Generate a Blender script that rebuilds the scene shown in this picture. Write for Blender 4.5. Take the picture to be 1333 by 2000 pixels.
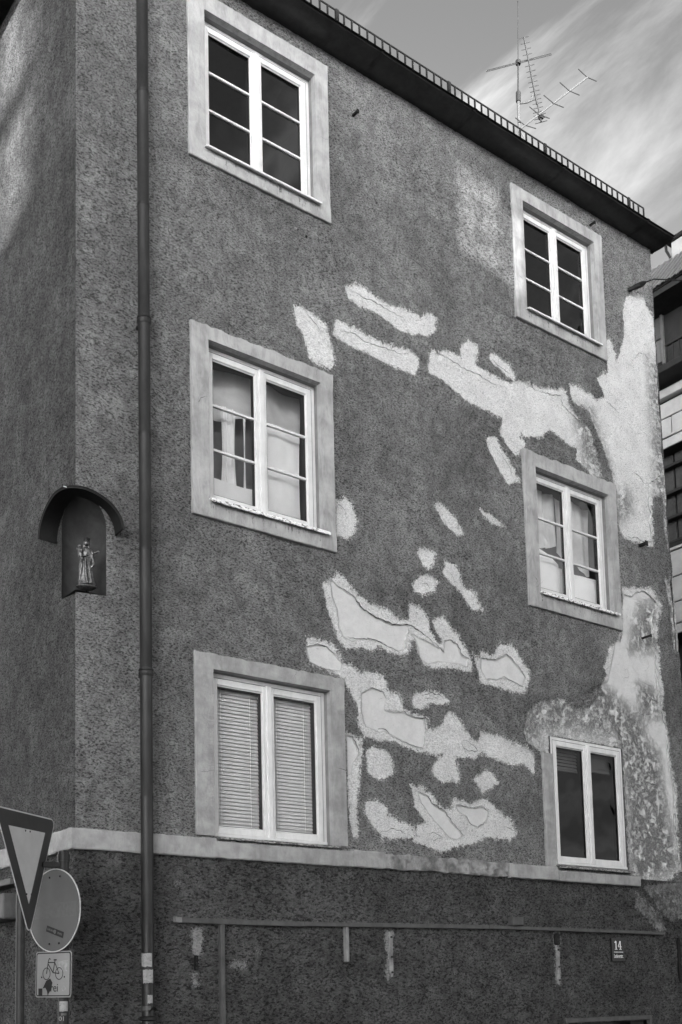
import bpy, math, random
import numpy as np
from mathutils import Vector, Matrix
random.seed(7); RNG = np.random.default_rng(11)
for o in list(bpy.data.objects): bpy.data.objects.remove(o)
SC = bpy.context.scene; COL = SC.collection
rad = math.radians

# ------------------------------------------------------------------ camera
YAW, PIT, ROL = rad(37.588), rad(5.874), rad(-1.349)
FPX, PX, PY = 2206.4, 666.5, 1725.0
CAM = np.array([-3.6086, -8.0, 2.0])
F_ = np.array([math.sin(YAW)*math.cos(PIT), math.cos(YAW)*math.cos(PIT), math.sin(PIT)])
R0 = np.array([math.cos(YAW), -math.sin(YAW), 0]); U0 = np.cross(R0, F_)
R_ = R0*math.cos(ROL)+U0*math.sin(ROL); U_ = -R0*math.sin(ROL)+U0*math.cos(ROL)
cd = bpy.data.cameras.new('camera'); cam = bpy.data.objects.new('camera', cd); COL.objects.link(cam)
M = Matrix.Identity(4)
for i in range(3):
    M[i][0], M[i][1], M[i][2], M[i][3] = R_[i], U_[i], -F_[i], CAM[i]
cam.matrix_world = M
cd.sensor_fit = 'VERTICAL'; cd.sensor_height = 36; cd.sensor_width = 24
cd.lens = FPX/2000*36; cd.shift_y = (PY-1000)/2000; cd.clip_end = 800
SC.camera = cam
SC.render.resolution_x, SC.render.resolution_y = 682, 1024

# ------------------------------------------------------------------ world, sun, exposure
SUN_EL, SUN_H = rad(6), Vector((-0.45, -0.893, 0)).normalized()
SUN = Vector((SUN_H.x*math.cos(SUN_EL), SUN_H.y*math.cos(SUN_EL), math.sin(SUN_EL)))
W = bpy.data.worlds.new('World'); SC.world = W; W.use_nodes = True
nt = W.node_tree; N = nt.nodes; Lk = nt.links; N.clear()
def wn(t, **k):
    n = N.new(t)
    for a, b in k.items(): setattr(n, a, b)
    return n
sky = wn('ShaderNodeTexSky', sky_type='NISHITA'); sky.sun_disc = False
sky.sun_elevation = SUN_EL; sky.sun_rotation = math.atan2(SUN_H.x, SUN_H.y)
bw = wn('ShaderNodeSeparateColor'); Lk.new(sky.outputs[0], bw.inputs[0])   # red filter of the black and white film
tc = wn('ShaderNodeTexCoord'); sep = wn('ShaderNodeSeparateXYZ'); Lk.new(tc.outputs['Generated'], sep.inputs[0])
def wm(op, a, b=None, clamp=False):
    n = wn('ShaderNodeMath', operation=op); n.use_clamp = clamp
    for i, v in enumerate((a, b)):
        if v is None: continue
        if isinstance(v, (int, float)): n.inputs[i].default_value = v
        else: Lk.new(v, n.inputs[i])
    return n.outputs[0]
zc = wm('ADD', wm('MAXIMUM', sep.outputs[2], 0.0), 0.12)
cmb = wn('ShaderNodeCombineXYZ')
Lk.new(wm('DIVIDE', sep.outputs[0], zc), cmb.inputs[0]); Lk.new(wm('DIVIDE', sep.outputs[1], zc), cmb.inputs[1])
mr = wn('ShaderNodeMapping'); Lk.new(cmb.outputs[0], mr.inputs[0]); mr.inputs['Rotation'].default_value = (0, 0, rad(88))
mp = wn('ShaderNodeMapping'); Lk.new(mr.outputs[0], mp.inputs[0]); mp.inputs['Scale'].default_value = (0.6, 2.4, 1)
mp.inputs['Location'].default_value = (9.0, 11.3, 0)
cn = wn('ShaderNodeTexNoise'); Lk.new(mp.outputs[0], cn.inputs[0]); cn.inputs['Scale'].default_value = 1.3
cn.inputs['Detail'].default_value = 10; cn.inputs['Roughness'].default_value = 0.62; cn.inputs['Distortion'].default_value = 0.5
cb = wm('MULTIPLY', wm('SUBTRACT', 0.62, sep.outputs[2]), 1.6)
cfac = wm('ADD', wm('MULTIPLY', wm('SUBTRACT', cn.outputs[0], 0.50), 2.4), cb, True)
cloudv = wm('MULTIPLY', wm('POWER', cfac, 1.4), 4.6)
skyv = wm('ADD', wm('MULTIPLY', wm('POWER', bw.outputs[0], 1.3), 0.98), cloudv)   # film contrast
bg = wn('ShaderNodeBackground'); Lk.new(skyv, bg.inputs[0]); bg.inputs[1].default_value = 0.1
wo = wn('ShaderNodeOutputWorld'); Lk.new(bg.outputs[0], wo.inputs[0])
sd = bpy.data.lights.new('sun', 'SUN'); sd.energy = 5.0; sd.angle = rad(0.6); sd.color = (1, 1, 1)
so = bpy.data.objects.new('sun', sd); COL.objects.link(so); so.rotation_euler = SUN.to_track_quat('Z', 'Y').to_euler()
so.location = (-20, -40, 30)
vs = SC.view_settings; SC.display_settings.display_device = 'sRGB'
vs.view_transform = 'Standard'; vs.look = 'None'; vs.gamma = 1; vs.use_curve_mapping = False; vs.exposure = 2.45

# ------------------------------------------------------------------ surveying helpers
def at(x, y, v=0.0, ax=1):
    """point of the plane axis=v seen along the survey ray (x, y)"""
    d = F_+R_*(x-PX)/FPX-U_*(y-PY)/FPX
    return CAM+d*(v-CAM[ax])/d[ax]
def wall_pts(pts): return np.array([at(a, b)[[0, 2]] for a, b in pts])

# ------------------------------------------------------------------ object helpers
class MB:
    def __init__(s): s.v = []; s.f = []
    def add(s, v, f):
        n = len(s.v); s.v += [tuple(p) for p in v]; s.f += [tuple(i+n for i in q) for q in f]; return s
    def box(s, x0, x1, y0, y1, z0, z1):
        v = [(x, y, z) for z in (z0, z1) for y in (y0, y1) for x in (x0, x1)]
        return s.add(v, [(0,2,3,1),(4,5,7,6),(0,1,5,4),(2,6,7,3),(0,4,6,2),(1,3,7,5)])
    def bbox(s, x0, x1, y0, y1, z0, z1, b=.004):
        """box with chamfered edges"""
        xs, ys, zs = (x0, x1), (y0, y1), (z0, z1)
        v = []; idx = {}
        for i in (0,1):
            for j in (0,1):
                for k in (0,1):
                    sx, sy, sz = (1,-1)[i]*b, (1,-1)[j]*b, (1,-1)[k]*b
                    for a in range(3):
                        p = [xs[i]+sx, ys[j]+sy, zs[k]+sz]; p[a] = (xs[i], ys[j], zs[k])[a]
                        idx[i,j,k,a] = len(v); v.append(p)
        f = []
        for a in range(3):
            o1, o2 = [c for c in range(3) if c != a]
            for e in (0,1):
                q = []
                for (m, n) in ((0,0),(1,0),(1,1),(0,1)):
                    key = [0,0,0]; key[a] = e; key[o1] = m; key[o2] = n; q.append(idx[(*key, a)])
                f.append(tuple(q))
            # edges along axis a
            for m in (0,1):
                for n in (0,1):
                    k0 = [0,0,0]; k0[o1] = m; k0[o2] = n; k1 = list(k0); k1[a] = 1
                    f.append((idx[(*k0, o1)], idx[(*k1, o1)], idx[(*k1, o2)], idx[(*k0, o2)]))
        for i in (0,1):
            for j in (0,1):
                for k in (0,1): f.append((idx[i,j,k,0], idx[i,j,k,1], idx[i,j,k,2]))
        s.add(v, f); s.fix = True; return s
    def tube(s, pts, r, n=8, cap=True):
        pts = [np.array(p, float) for p in pts]; rs = r if isinstance(r, (list, tuple)) else [r]*len(pts)
        rings = []; up0 = None
        for i, p in enumerate(pts):
            d = (pts[min(i+1, len(pts)-1)]-pts[max(i-1, 0)]); d /= (np.linalg.norm(d)+1e-9)
            if up0 is None: up0 = np.array([0,0,1.]) if abs(d[2]) < .9 else np.array([1.,0,0])
            a = np.cross(d, up0); a /= np.linalg.norm(a)+1e-9; b = np.cross(d, a)
            rings.append([p+rs[i]*(a*math.cos(t)+b*math.sin(t)) for t in [2*math.pi*k/n for k in range(n)]])
        v = [q for g in rings for q in g]; f = []
        for i in range(len(pts)-1):
            for k in range(n):
                f.append((i*n+k, i*n+(k+1)%n, (i+1)*n+(k+1)%n, (i+1)*n+k))
        if cap: f += [tuple(range(n))[::-1], tuple((len(pts)-1)*n+k for k in range(n))]
        return s.add(v, f)
    def prism(s, poly, y0, y1, frame=None):
        """poly in (a, b) extruded along the third axis: default X,Z in Y"""
        n = len(poly); v = []
        for y in (y0, y1):
            for a, b in poly: v.append((a, y, b) if frame is None else frame(a, b, y))
        f = [tuple(range(n)), tuple(range(2*n-1, n-1, -1))]+[(i, i+n, (i+1)%n+n, (i+1)%n) for i in range(n)]
        return s.add(v, f)
    def loft(s, rings, cap=True, closed=True):
        n = len(rings[0]); v = [p for g in rings for p in g]; f = []
        for i in range(len(rings)-1):
            for k in range(n if closed else n-1):
                f.append((i*n+k, i*n+(k+1)%n, (i+1)*n+(k+1)%n, (i+1)*n+k))
        if cap and closed: f += [tuple(range(n))[::-1], tuple((len(rings)-1)*n+k for k in range(n))]
        return s.add(v, f)
    def sphere(s, c, r, n=12, m=8):
        c = np.array(c); r = np.array(r if hasattr(r, '__len__') else (r,)*3)
        rings = [[c+r*np.array([math.sin(p)*math.cos(t), math.sin(p)*math.sin(t), math.cos(p)]) for t in [2*math.pi*k/n for k in range(n)]]
                 for p in [math.pi*(i+.15)/(m+.3) for i in range(m+1)]]
        return s.loft(rings)
    def build(s, name, mat, parent=None, smooth=False, **tags):
        me = bpy.data.meshes.new(name); me.from_pydata([tuple(map(float, p)) for p in s.v], [], s.f)
        import bmesh as bmm
        if len(s.f) > 1:
            bm = bmm.new(); bm.from_mesh(me); bmm.ops.recalc_face_normals(bm, faces=bm.faces); bm.to_mesh(me); bm.free()
        if smooth:
            me.polygons.foreach_set('use_smooth', [True]*len(me.polygons))
            try: me.set_sharp_from_angle(angle=rad(40))
            except Exception: pass
        return link(name, me, mat, parent, **tags)
def link(name, me, mat, parent=None, **tags):
    if mat is not None: me.materials.clear(); me.materials.append(mat)
    o = bpy.data.objects.new(name, me); COL.objects.link(o)
    if parent is not None: put(o, parent)
    for k, v in tags.items(): o[k] = v
    return o
def put(o, parent):
    o.parent = parent
    o.matrix_parent_inverse = world_of(parent).inverted()
def world_of(o):
    m = o.matrix_basis.copy()
    if o.parent: m = world_of(o.parent) @ o.matrix_parent_inverse @ m
    return m
def thing(name, label, cat, loc=(0,0,0), group=None):
    o = bpy.data.objects.new(name, None); COL.objects.link(o); o.location = tuple(map(float, loc)); o.empty_display_size = .1
    o['label'] = label; o['category'] = cat
    if group: o['group'] = group
    return o
def tagged(o, label, cat, group=None):
    o['label'] = label; o['category'] = cat
    if group: o['group'] = group
    return o
def copyobj(o, parent, dx=0, dy=0, dz=0):
    c = o.copy(); COL.objects.link(c); c.location = (o.location.x+dx, o.location.y+dy, o.location.z+dz); return c

# ------------------------------------------------------------------ materials
def newmat(name):
    m = bpy.data.materials.new(name); m.use_nodes = True; t = m.node_tree; t.nodes.clear()
    return m, t
class NT:
    def __init__(s, t): s.t = t
    def n(s, ty, **k):
        x = s.t.nodes.new(ty)
        for a, b in k.items(): setattr(x, a, b)
        return x
    def l(s, a, b): s.t.links.new(a, b)
    def m(s, op, a, b=None, c=None, clamp=False):
        x = s.n('ShaderNodeMath', operation=op); x.use_clamp = clamp
        for i, v in enumerate((a, b, c)):
            if v is None: continue
            if isinstance(v, (int, float)): x.inputs[i].default_value = v
            else: s.l(v, x.inputs[i])
        return x.outputs[0]
    def noise(s, vec, sc, det=4, ro=.55, dist=0.):
        x = s.n('ShaderNodeTexNoise'); s.l(vec, x.inputs[0]); x.inputs['Scale'].default_value = sc
        x.inputs['Detail'].default_value = det; x.inputs['Roughness'].default_value = ro; x.inputs['Distortion'].default_value = dist
        return x.outputs[0]
    def ramp(s, v, lo, hi, a=0., b=1.):
        x = s.n('ShaderNodeMapRange'); x.interpolation_type = 'SMOOTHSTEP'; s.l(v, x.inputs[0])
        for i, q in enumerate((lo, hi, a, b)): x.inputs[i+1].default_value = q
        return x.outputs[0]
    def mix(s, f, a, b):
        x = s.n('ShaderNodeMix'); x.data_type = 'FLOAT'; x.clamp_factor = True
        for i, v in ((0, f), (2, a), (3, b)):
            if isinstance(v, (int, float)): x.inputs[i].default_value = v
            else: s.l(v, x.inputs[i])
        return x.outputs[0]
    def attr(s, nm):
        x = s.n('ShaderNodeAttribute'); x.attribute_name = nm; return x.outputs['Fac']
    def coords(s, scale=(1,1,1), rot=(0,0,0), obj=True):
        tc = s.n('ShaderNodeTexCoord'); mp = s.n('ShaderNodeMapping'); s.l(tc.outputs['Object'], mp.inputs[0])
        mp.inputs['Scale'].default_value = scale; mp.inputs['Rotation'].default_value = rot; return mp.outputs[0]
    def out(s, col, rough=.9, bump=None, bd=.01, bs=1., metal=0., spec=.3):
        b = s.n('ShaderNodeBsdfPrincipled'); o = s.n('ShaderNodeOutputMaterial')
        if isinstance(col, (int, float)): b.inputs['Base Color'].default_value = (col, col, col, 1)
        else:
            c = s.n('ShaderNodeCombineColor')
            for i in range(3): s.l(col, c.inputs[i])
            s.l(c.outputs[0], b.inputs['Base Color'])
        if isinstance(rough, (int, float)): b.inputs['Roughness'].default_value = rough
        else: s.l(rough, b.inputs['Roughness'])
        b.inputs['Metallic'].default_value = metal; b.inputs['Specular IOR Level'].default_value = spec
        if bump is not None:
            k = s.n('ShaderNodeBump'); k.inputs['Strength'].default_value = bs; k.inputs['Distance'].default_value = bd
            s.l(bump, k.inputs['Height']); s.l(k.outputs[0], b.inputs['Normal'])
        s.l(b.outputs[0], o.inputs[0]); return b

def plaster(name, base, patch=.52, seed=0., coarse=1., pit_shade_amt=.55, bumpd=.055, masks=True):
    m, t = newmat(name); s = NT(t)
    co = s.coords(); cs = s.coords((1, 1, 1.9), (0, rad(-24), 0))
    big = s.noise(co, .8+seed*.1, 5, .6, .4); mid = s.noise(co, 4.5, 6, .62, .3)
    lump = s.noise(cs, 20*coarse, 8, .74, .1); fine = s.noise(cs, 58*coarse, 5, .8, 0.)
    v = s.n('ShaderNodeTexVoronoi'); v.feature = 'F1'; s.l(cs, v.inputs['Vector']); v.inputs['Scale'].default_value = 60*coarse
    pit_shade = s.ramp(s.m('ADD', s.m('MULTIPLY', lump, .75), s.m('MULTIPLY', fine, .5)), .52, .64)
    h = s.m('ADD', s.m('MULTIPLY', lump, 1.0), s.m('MULTIPLY', fine, .55))
    h = s.m('ADD', h, s.m('MULTIPLY', v.outputs[0], .35))
    tone = s.m('MULTIPLY', s.ramp(big, .3, .7, .76, 1.2), s.ramp(mid, .3, .7, .80, 1.16))
    rain = s.noise(s.coords((5, 5, .45)), 1.2, 6, .65, .4)
    wallc = s.m('MULTIPLY', s.m('MULTIPLY', tone, base), s.m('MULTIPLY', s.ramp(rain, .35, .62, 1.03, .92), s.ramp(s.noise(co, 11, 7, .75, .2), .35, .65, .80, 1.18)))
    wallc = s.m('MULTIPLY', wallc, s.m('MULTIPLY', s.mix(s.m('SUBTRACT', 1., s.ramp(s.noise(cs, 40*coarse, 4, .7, .1), .425, .465)), s.mix(pit_shade, 1.08-pit_shade_amt*.45, 1.24), .40), s.ramp(fine, .38, .62, .72, 1.22)))  # dark pits in the colour stand in for shade in the relief
    if masks:
        n1 = s.noise(co, 55, 5, .8); n2 = s.noise(co, 13, 5, .7)
        w = s.m('ADD', s.m('MULTIPLY', s.m('SUBTRACT', n1, .5), .20), s.m('MULTIPLY', s.m('SUBTRACT', n2, .5), .13))
        f = s.ramp(s.m('ADD', s.attr('patch'), w), -.004, .005)
        inn = s.ramp(s.m('ADD', s.attr('inner'), s.m('MULTIPLY', w, .35)), -.006, .006)
        gr = s.attr('grime')
        n3 = s.noise(co, 10, 9, .78, .2); n4 = s.noise(co, 26, 6, .7, .5)
        flecks = s.ramp(s.noise(cs, 48, 4, .8, .1), .30, .38, .4, 1.)
        flecks = s.m('MULTIPLY', s.m('MULTIPLY', flecks, s.ramp(fine, .36, .62, .68, 1.10)), s.ramp(s.noise(cs, 36, 4, .7), .36, .42, .6, 1.))
        flecks = s.mix(inn, flecks, s.ramp(n4, .34, .42, .62, 1.))
        pc = s.m('MULTIPLY', s.m('MULTIPLY', flecks, s.ramp(mid, .3, .75, .9, 1.06)), patch)
        pc = s.mix(inn, pc, s.m('MULTIPLY', s.ramp(n3, .25, .7, .84, 1.02), patch*.74))
        gm = s.m('MULTIPLY', gr, s.ramp(s.m('ADD', s.m('MULTIPLY', n3, .6), s.m('MULTIPLY', n4, .4)), .54, .45))
        pc = s.m('MULTIPLY', pc, s.mix(gm, 1., .42))
        col = s.mix(f, wallc, pc)
        h = s.m('MULTIPLY', h, s.mix(inn, s.mix(f, 1., .5), .2))
        h = s.m('ADD', h, s.m('MULTIPLY', f, -.12))
        h = s.m('ADD', h, s.m('MULTIPLY', gm, -.5))
    else: col = wallc
    s.out(col, .95, h, bumpd, 1., spec=.12); return m
def simple(name, v, rough=.6, var=.12, sc=6., bump=0., bsc=40., metal=0., spec=.3, streak=0., chips=0., chipv=.08):
    m, t = newmat(name); s = NT(t); co = s.coords()
    n = s.noise(co, sc, 6, .62, .3)
    col = s.m('MULTIPLY', s.ramp(n, .28, .72, 1-var, 1+var), v)
    if streak:
        sv = s.noise(s.coords((9, 9, 2.2)), 1.3, 6, .7, .6)
        col = s.m('MULTIPLY', col, s.ramp(sv, .42, .66, 1., 1-streak))
    if chips:
        cc = s.ramp(s.noise(s.coords((1, 1, 2.5)), 24, 5, .75, .5), .64-.1*chips, .66-.1*chips)
        col = s.mix(cc, col, chipv)
    b = s.noise(co, bsc, 4, .6) if bump else None
    s.out(col, rough, b, bump, 1., metal, spec); return m
MAT = {}
MAT['facade'] = plaster('rough plaster with repairs', .295, .95)
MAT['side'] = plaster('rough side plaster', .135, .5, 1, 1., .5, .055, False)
MAT['lower'] = plaster('coarse dark base plaster', .14, .44, 2, .78, .62, .08, True)
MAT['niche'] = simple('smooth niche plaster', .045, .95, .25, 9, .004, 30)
MAT['stucco'] = simple('smooth window surround stucco', .385, .9, .20, 4, .006, 40, streak=.25)
def stainmat():
    m, t = newmat('dark drip stain'); s = NT(t); tr = s.n('ShaderNodeBsdfTransparent'); df = s.n('ShaderNodeBsdfDiffuse'); df.inputs[0].default_value = (.12, .12, .12, 1)
    mx = s.n('ShaderNodeMixShader'); s.l(s.ramp(s.noise(s.coords(), 45, 5, .7), .42, .72, 0., .75), mx.inputs[0]); s.l(tr.outputs[0], mx.inputs[1]); s.l(df.outputs[0], mx.inputs[2])
    o = s.n('ShaderNodeOutputMaterial'); s.l(mx.outputs[0], o.inputs[0]); return m
MAT['stain'] = stainmat()
MAT['reveal'] = simple('shade-darkened reveal plaster', .20, .95, .2, 6)  # surround stucco made darker, with the recess shade put into its colour
MAT['stucco_low'] = simple('weathered lower surround stucco', .34, .9, .22, 6, .006, 35, streak=.16)
MAT['ledge_worn'] = simple('crumbling ledge mortar', .25, .95, .5, 9, .03, 22)
MAT['frame'] = simple('white window paint', .68, .45, .06, 8, .001, 30, streak=.10)
MAT['sill'] = simple('flaking white sill paint', .82, .5, .06, 8, .002, 30, chips=1.1)
MAT['sill_worn'] = simple('worn grey sill', .35, .6, .3, 20, .006, 40, chips=1.5)
MAT['gasket'] = simple('dark gasket and gap shade', .03, .6, .1)  # glazing gasket, also the painted gap shadow around the sashes
MAT['zinc'] = simple('old zinc', .024, .42, .35, 7, .003, 9, metal=.2, spec=.5, streak=.4)
MAT['iron'] = simple('dark iron', .010, .6, .3, 20)
MAT['pipe'] = simple('painted drainpipe', .019, .5, .3, 4, .002, 14, spec=.45, streak=.45)
MAT['alu'] = simple('aluminium rod', .055, .6, .05, 1., metal=0.)
MAT['crack'] = simple('open crack', .018, 1., .3)
MAT['lip'] = simple('lifted plaster lip', .5, .95, .3, 20)
MAT['batten'] = simple('grey batten', .085, .6, .18, 9, streak=.2)
MAT['pale_wood'] = simple('pale wood', .22, .7, .15, 12, streak=.3)
MAT['paper'] = simple('paper sticker', .30, .8, .22, 30, chips=.4)
MAT['roof'] = simple('roof tile', .10, .8, .3, 5)
MAT['room'] = simple('dim room paint', .07, .9, .1)
MAT['cloth'] = simple('white curtain', .9, .9, .05, 3, .003, 20)
MAT['sheer'] = simple('grey sheer curtain', .65, .9, .15, 3, .003, 20)
MAT['slat'] = simple('blind slat', .64, .5, .05)
MAT['sign_white'] = simple('white sign face', .24, .45, .08, 5)
MAT['sign_pale'] = simple('reflective sign face', .55, .45, .08, 5)
MAT['sign_red'] = simple('dark sign border', .045, .45, .15, 6)
MAT['sign_disc'] = simple('disc sign face', .10, .5, .07, 6)
MAT['sign_band'] = simple('faded sign band', .105, .5, .1, 30)
MAT['sign_black'] = simple('black sign print', .012, .5, .1)
MAT['enamel'] = simple('black enamel', .008, .35, .1)
MAT['enamel_w'] = simple('white enamel', .8, .5, .2, 40)
MAT['post'] = simple('galvanised post', .03, .5, .25, 10, metal=.3)
MAT['statue'] = simple('old gilded figure', .13, .30, .6, 50, .002, 90, metal=.8, spec=.5)
MAT['asphalt'] = simple('asphalt', .05, .95, .3, 12, .01, 60)
MAT['stone'] = simple('pale limestone block', .34, .85, .12, 3, .003, 30)
MAT['dark_wall'] = simple('dark slate cladding', .014, .8, .3, 6)
MAT['dark_frame'] = simple('dark window frame', .05, .6, .3, 20)
MAT['opposite'] = simple('opposite house render', .72, .9, .15, 2)
MAT['tile_pale'] = simple('glossy clay tile', .10, .35, .3, 9, spec=.5)
def glassmat(name, refl, tint=.9, rough=.01):
    m, t = newmat(name); s = NT(t)
    tr = s.n('ShaderNodeBsdfTransparent'); tr.inputs[0].default_value = (tint, tint, tint, 1)
    gl = s.n('ShaderNodeBsdfGlossy'); gl.inputs['Roughness'].default_value = rough; gl.inputs[0].default_value = (1, 1, 1, 1)
    fr = s.n('ShaderNodeFresnel'); fr.inputs[0].default_value = 1.5
    nz = s.noise(s.coords(), 1.7, 2, .5); bp = s.n('ShaderNodeBump'); bp.inputs['Distance'].default_value = .012; bp.inputs['Strength'].default_value = .5
    s.l(nz, bp.inputs['Height']); s.l(bp.outputs[0], gl.inputs['Normal'])
    mx = s.n('ShaderNodeMixShader'); s.l(s.m('ADD', s.m('MULTIPLY', fr.outputs[0], refl), .01, clamp=True), mx.inputs[0])
    s.l(tr.outputs[0], mx.inputs[1]); s.l(gl.outputs[0], mx.inputs[2])
    o = s.n('ShaderNodeOutputMaterial'); s.l(mx.outputs[0], o.inputs[0]); return m
MAT['glass'] = glassmat('window glass', .75, 1.)
MAT['glass_top'] = glassmat('top floor window glass', 1.1, .8)
MAT['glass_low'] = glassmat('ground floor window glass', .2, 1.)
MAT['glass_dark'] = glassmat('dark window glass', .02, .35)
MAT['glass_sunwin'] = glassmat('sun opening glass', 1., 1.)  # clear panes for the added sun openings opposite
MAT['glass_neigh'] = simple('neighbour window glass', .08, .15, .1, spec=.8)

# ------------------------------------------------------------------ measures of the house
ZE = 11.205                    # eave height
ZL0, ZL1 = 3.185, 3.350        # string course
corner = [(11.3,7.64),(10.98,7.643),(9.777,7.665),(8.461,7.686),(7.302,7.728),(6.858,7.76),(6.16,7.785),(5.3,7.80),(3.,7.83),(-.5,7.85)]
cz_, cx_ = np.array([c[0] for c in corner])[::-1], np.array([c[1] for c in corner])[::-1]
def xcorner(z): return np.interp(z, cz_, cx_)
# opening x0,x1,z0,z1 ; surround outer x0,x1,z0,z1
WIN = {
 1: dict(o=(1.215,2.440,9.525,10.848), s=(1.048,2.598,9.383,11.02)),
 2: dict(o=(1.217,2.425,6.283,7.720), s=(1.048,2.573,6.115,7.850)),
 3: dict(o=(1.226,2.462,3.372,4.790), s=(1.050,2.622,3.352,4.925)),
 4: dict(o=(5.308,6.515,9.540,10.816), s=(5.139,6.663,9.385,10.956)),
 5: dict(o=(5.334,6.560,6.315,7.719), s=(5.153,6.697,6.130,7.880)),
 6: dict(o=(5.395,6.584,3.352,4.744), s=None),
}
A = .262                      # niche half opening along each wall
NZ0, NZ1, NZT = 5.235, 5.80, 6.06
def niche_a(z):
    if z < NZ0 or z > NZT: return 0.
    if z < NZ1: return A
    return A*math.sqrt(max(0, 1-((z-NZ1)/(NZT-NZ1))**2))

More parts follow.
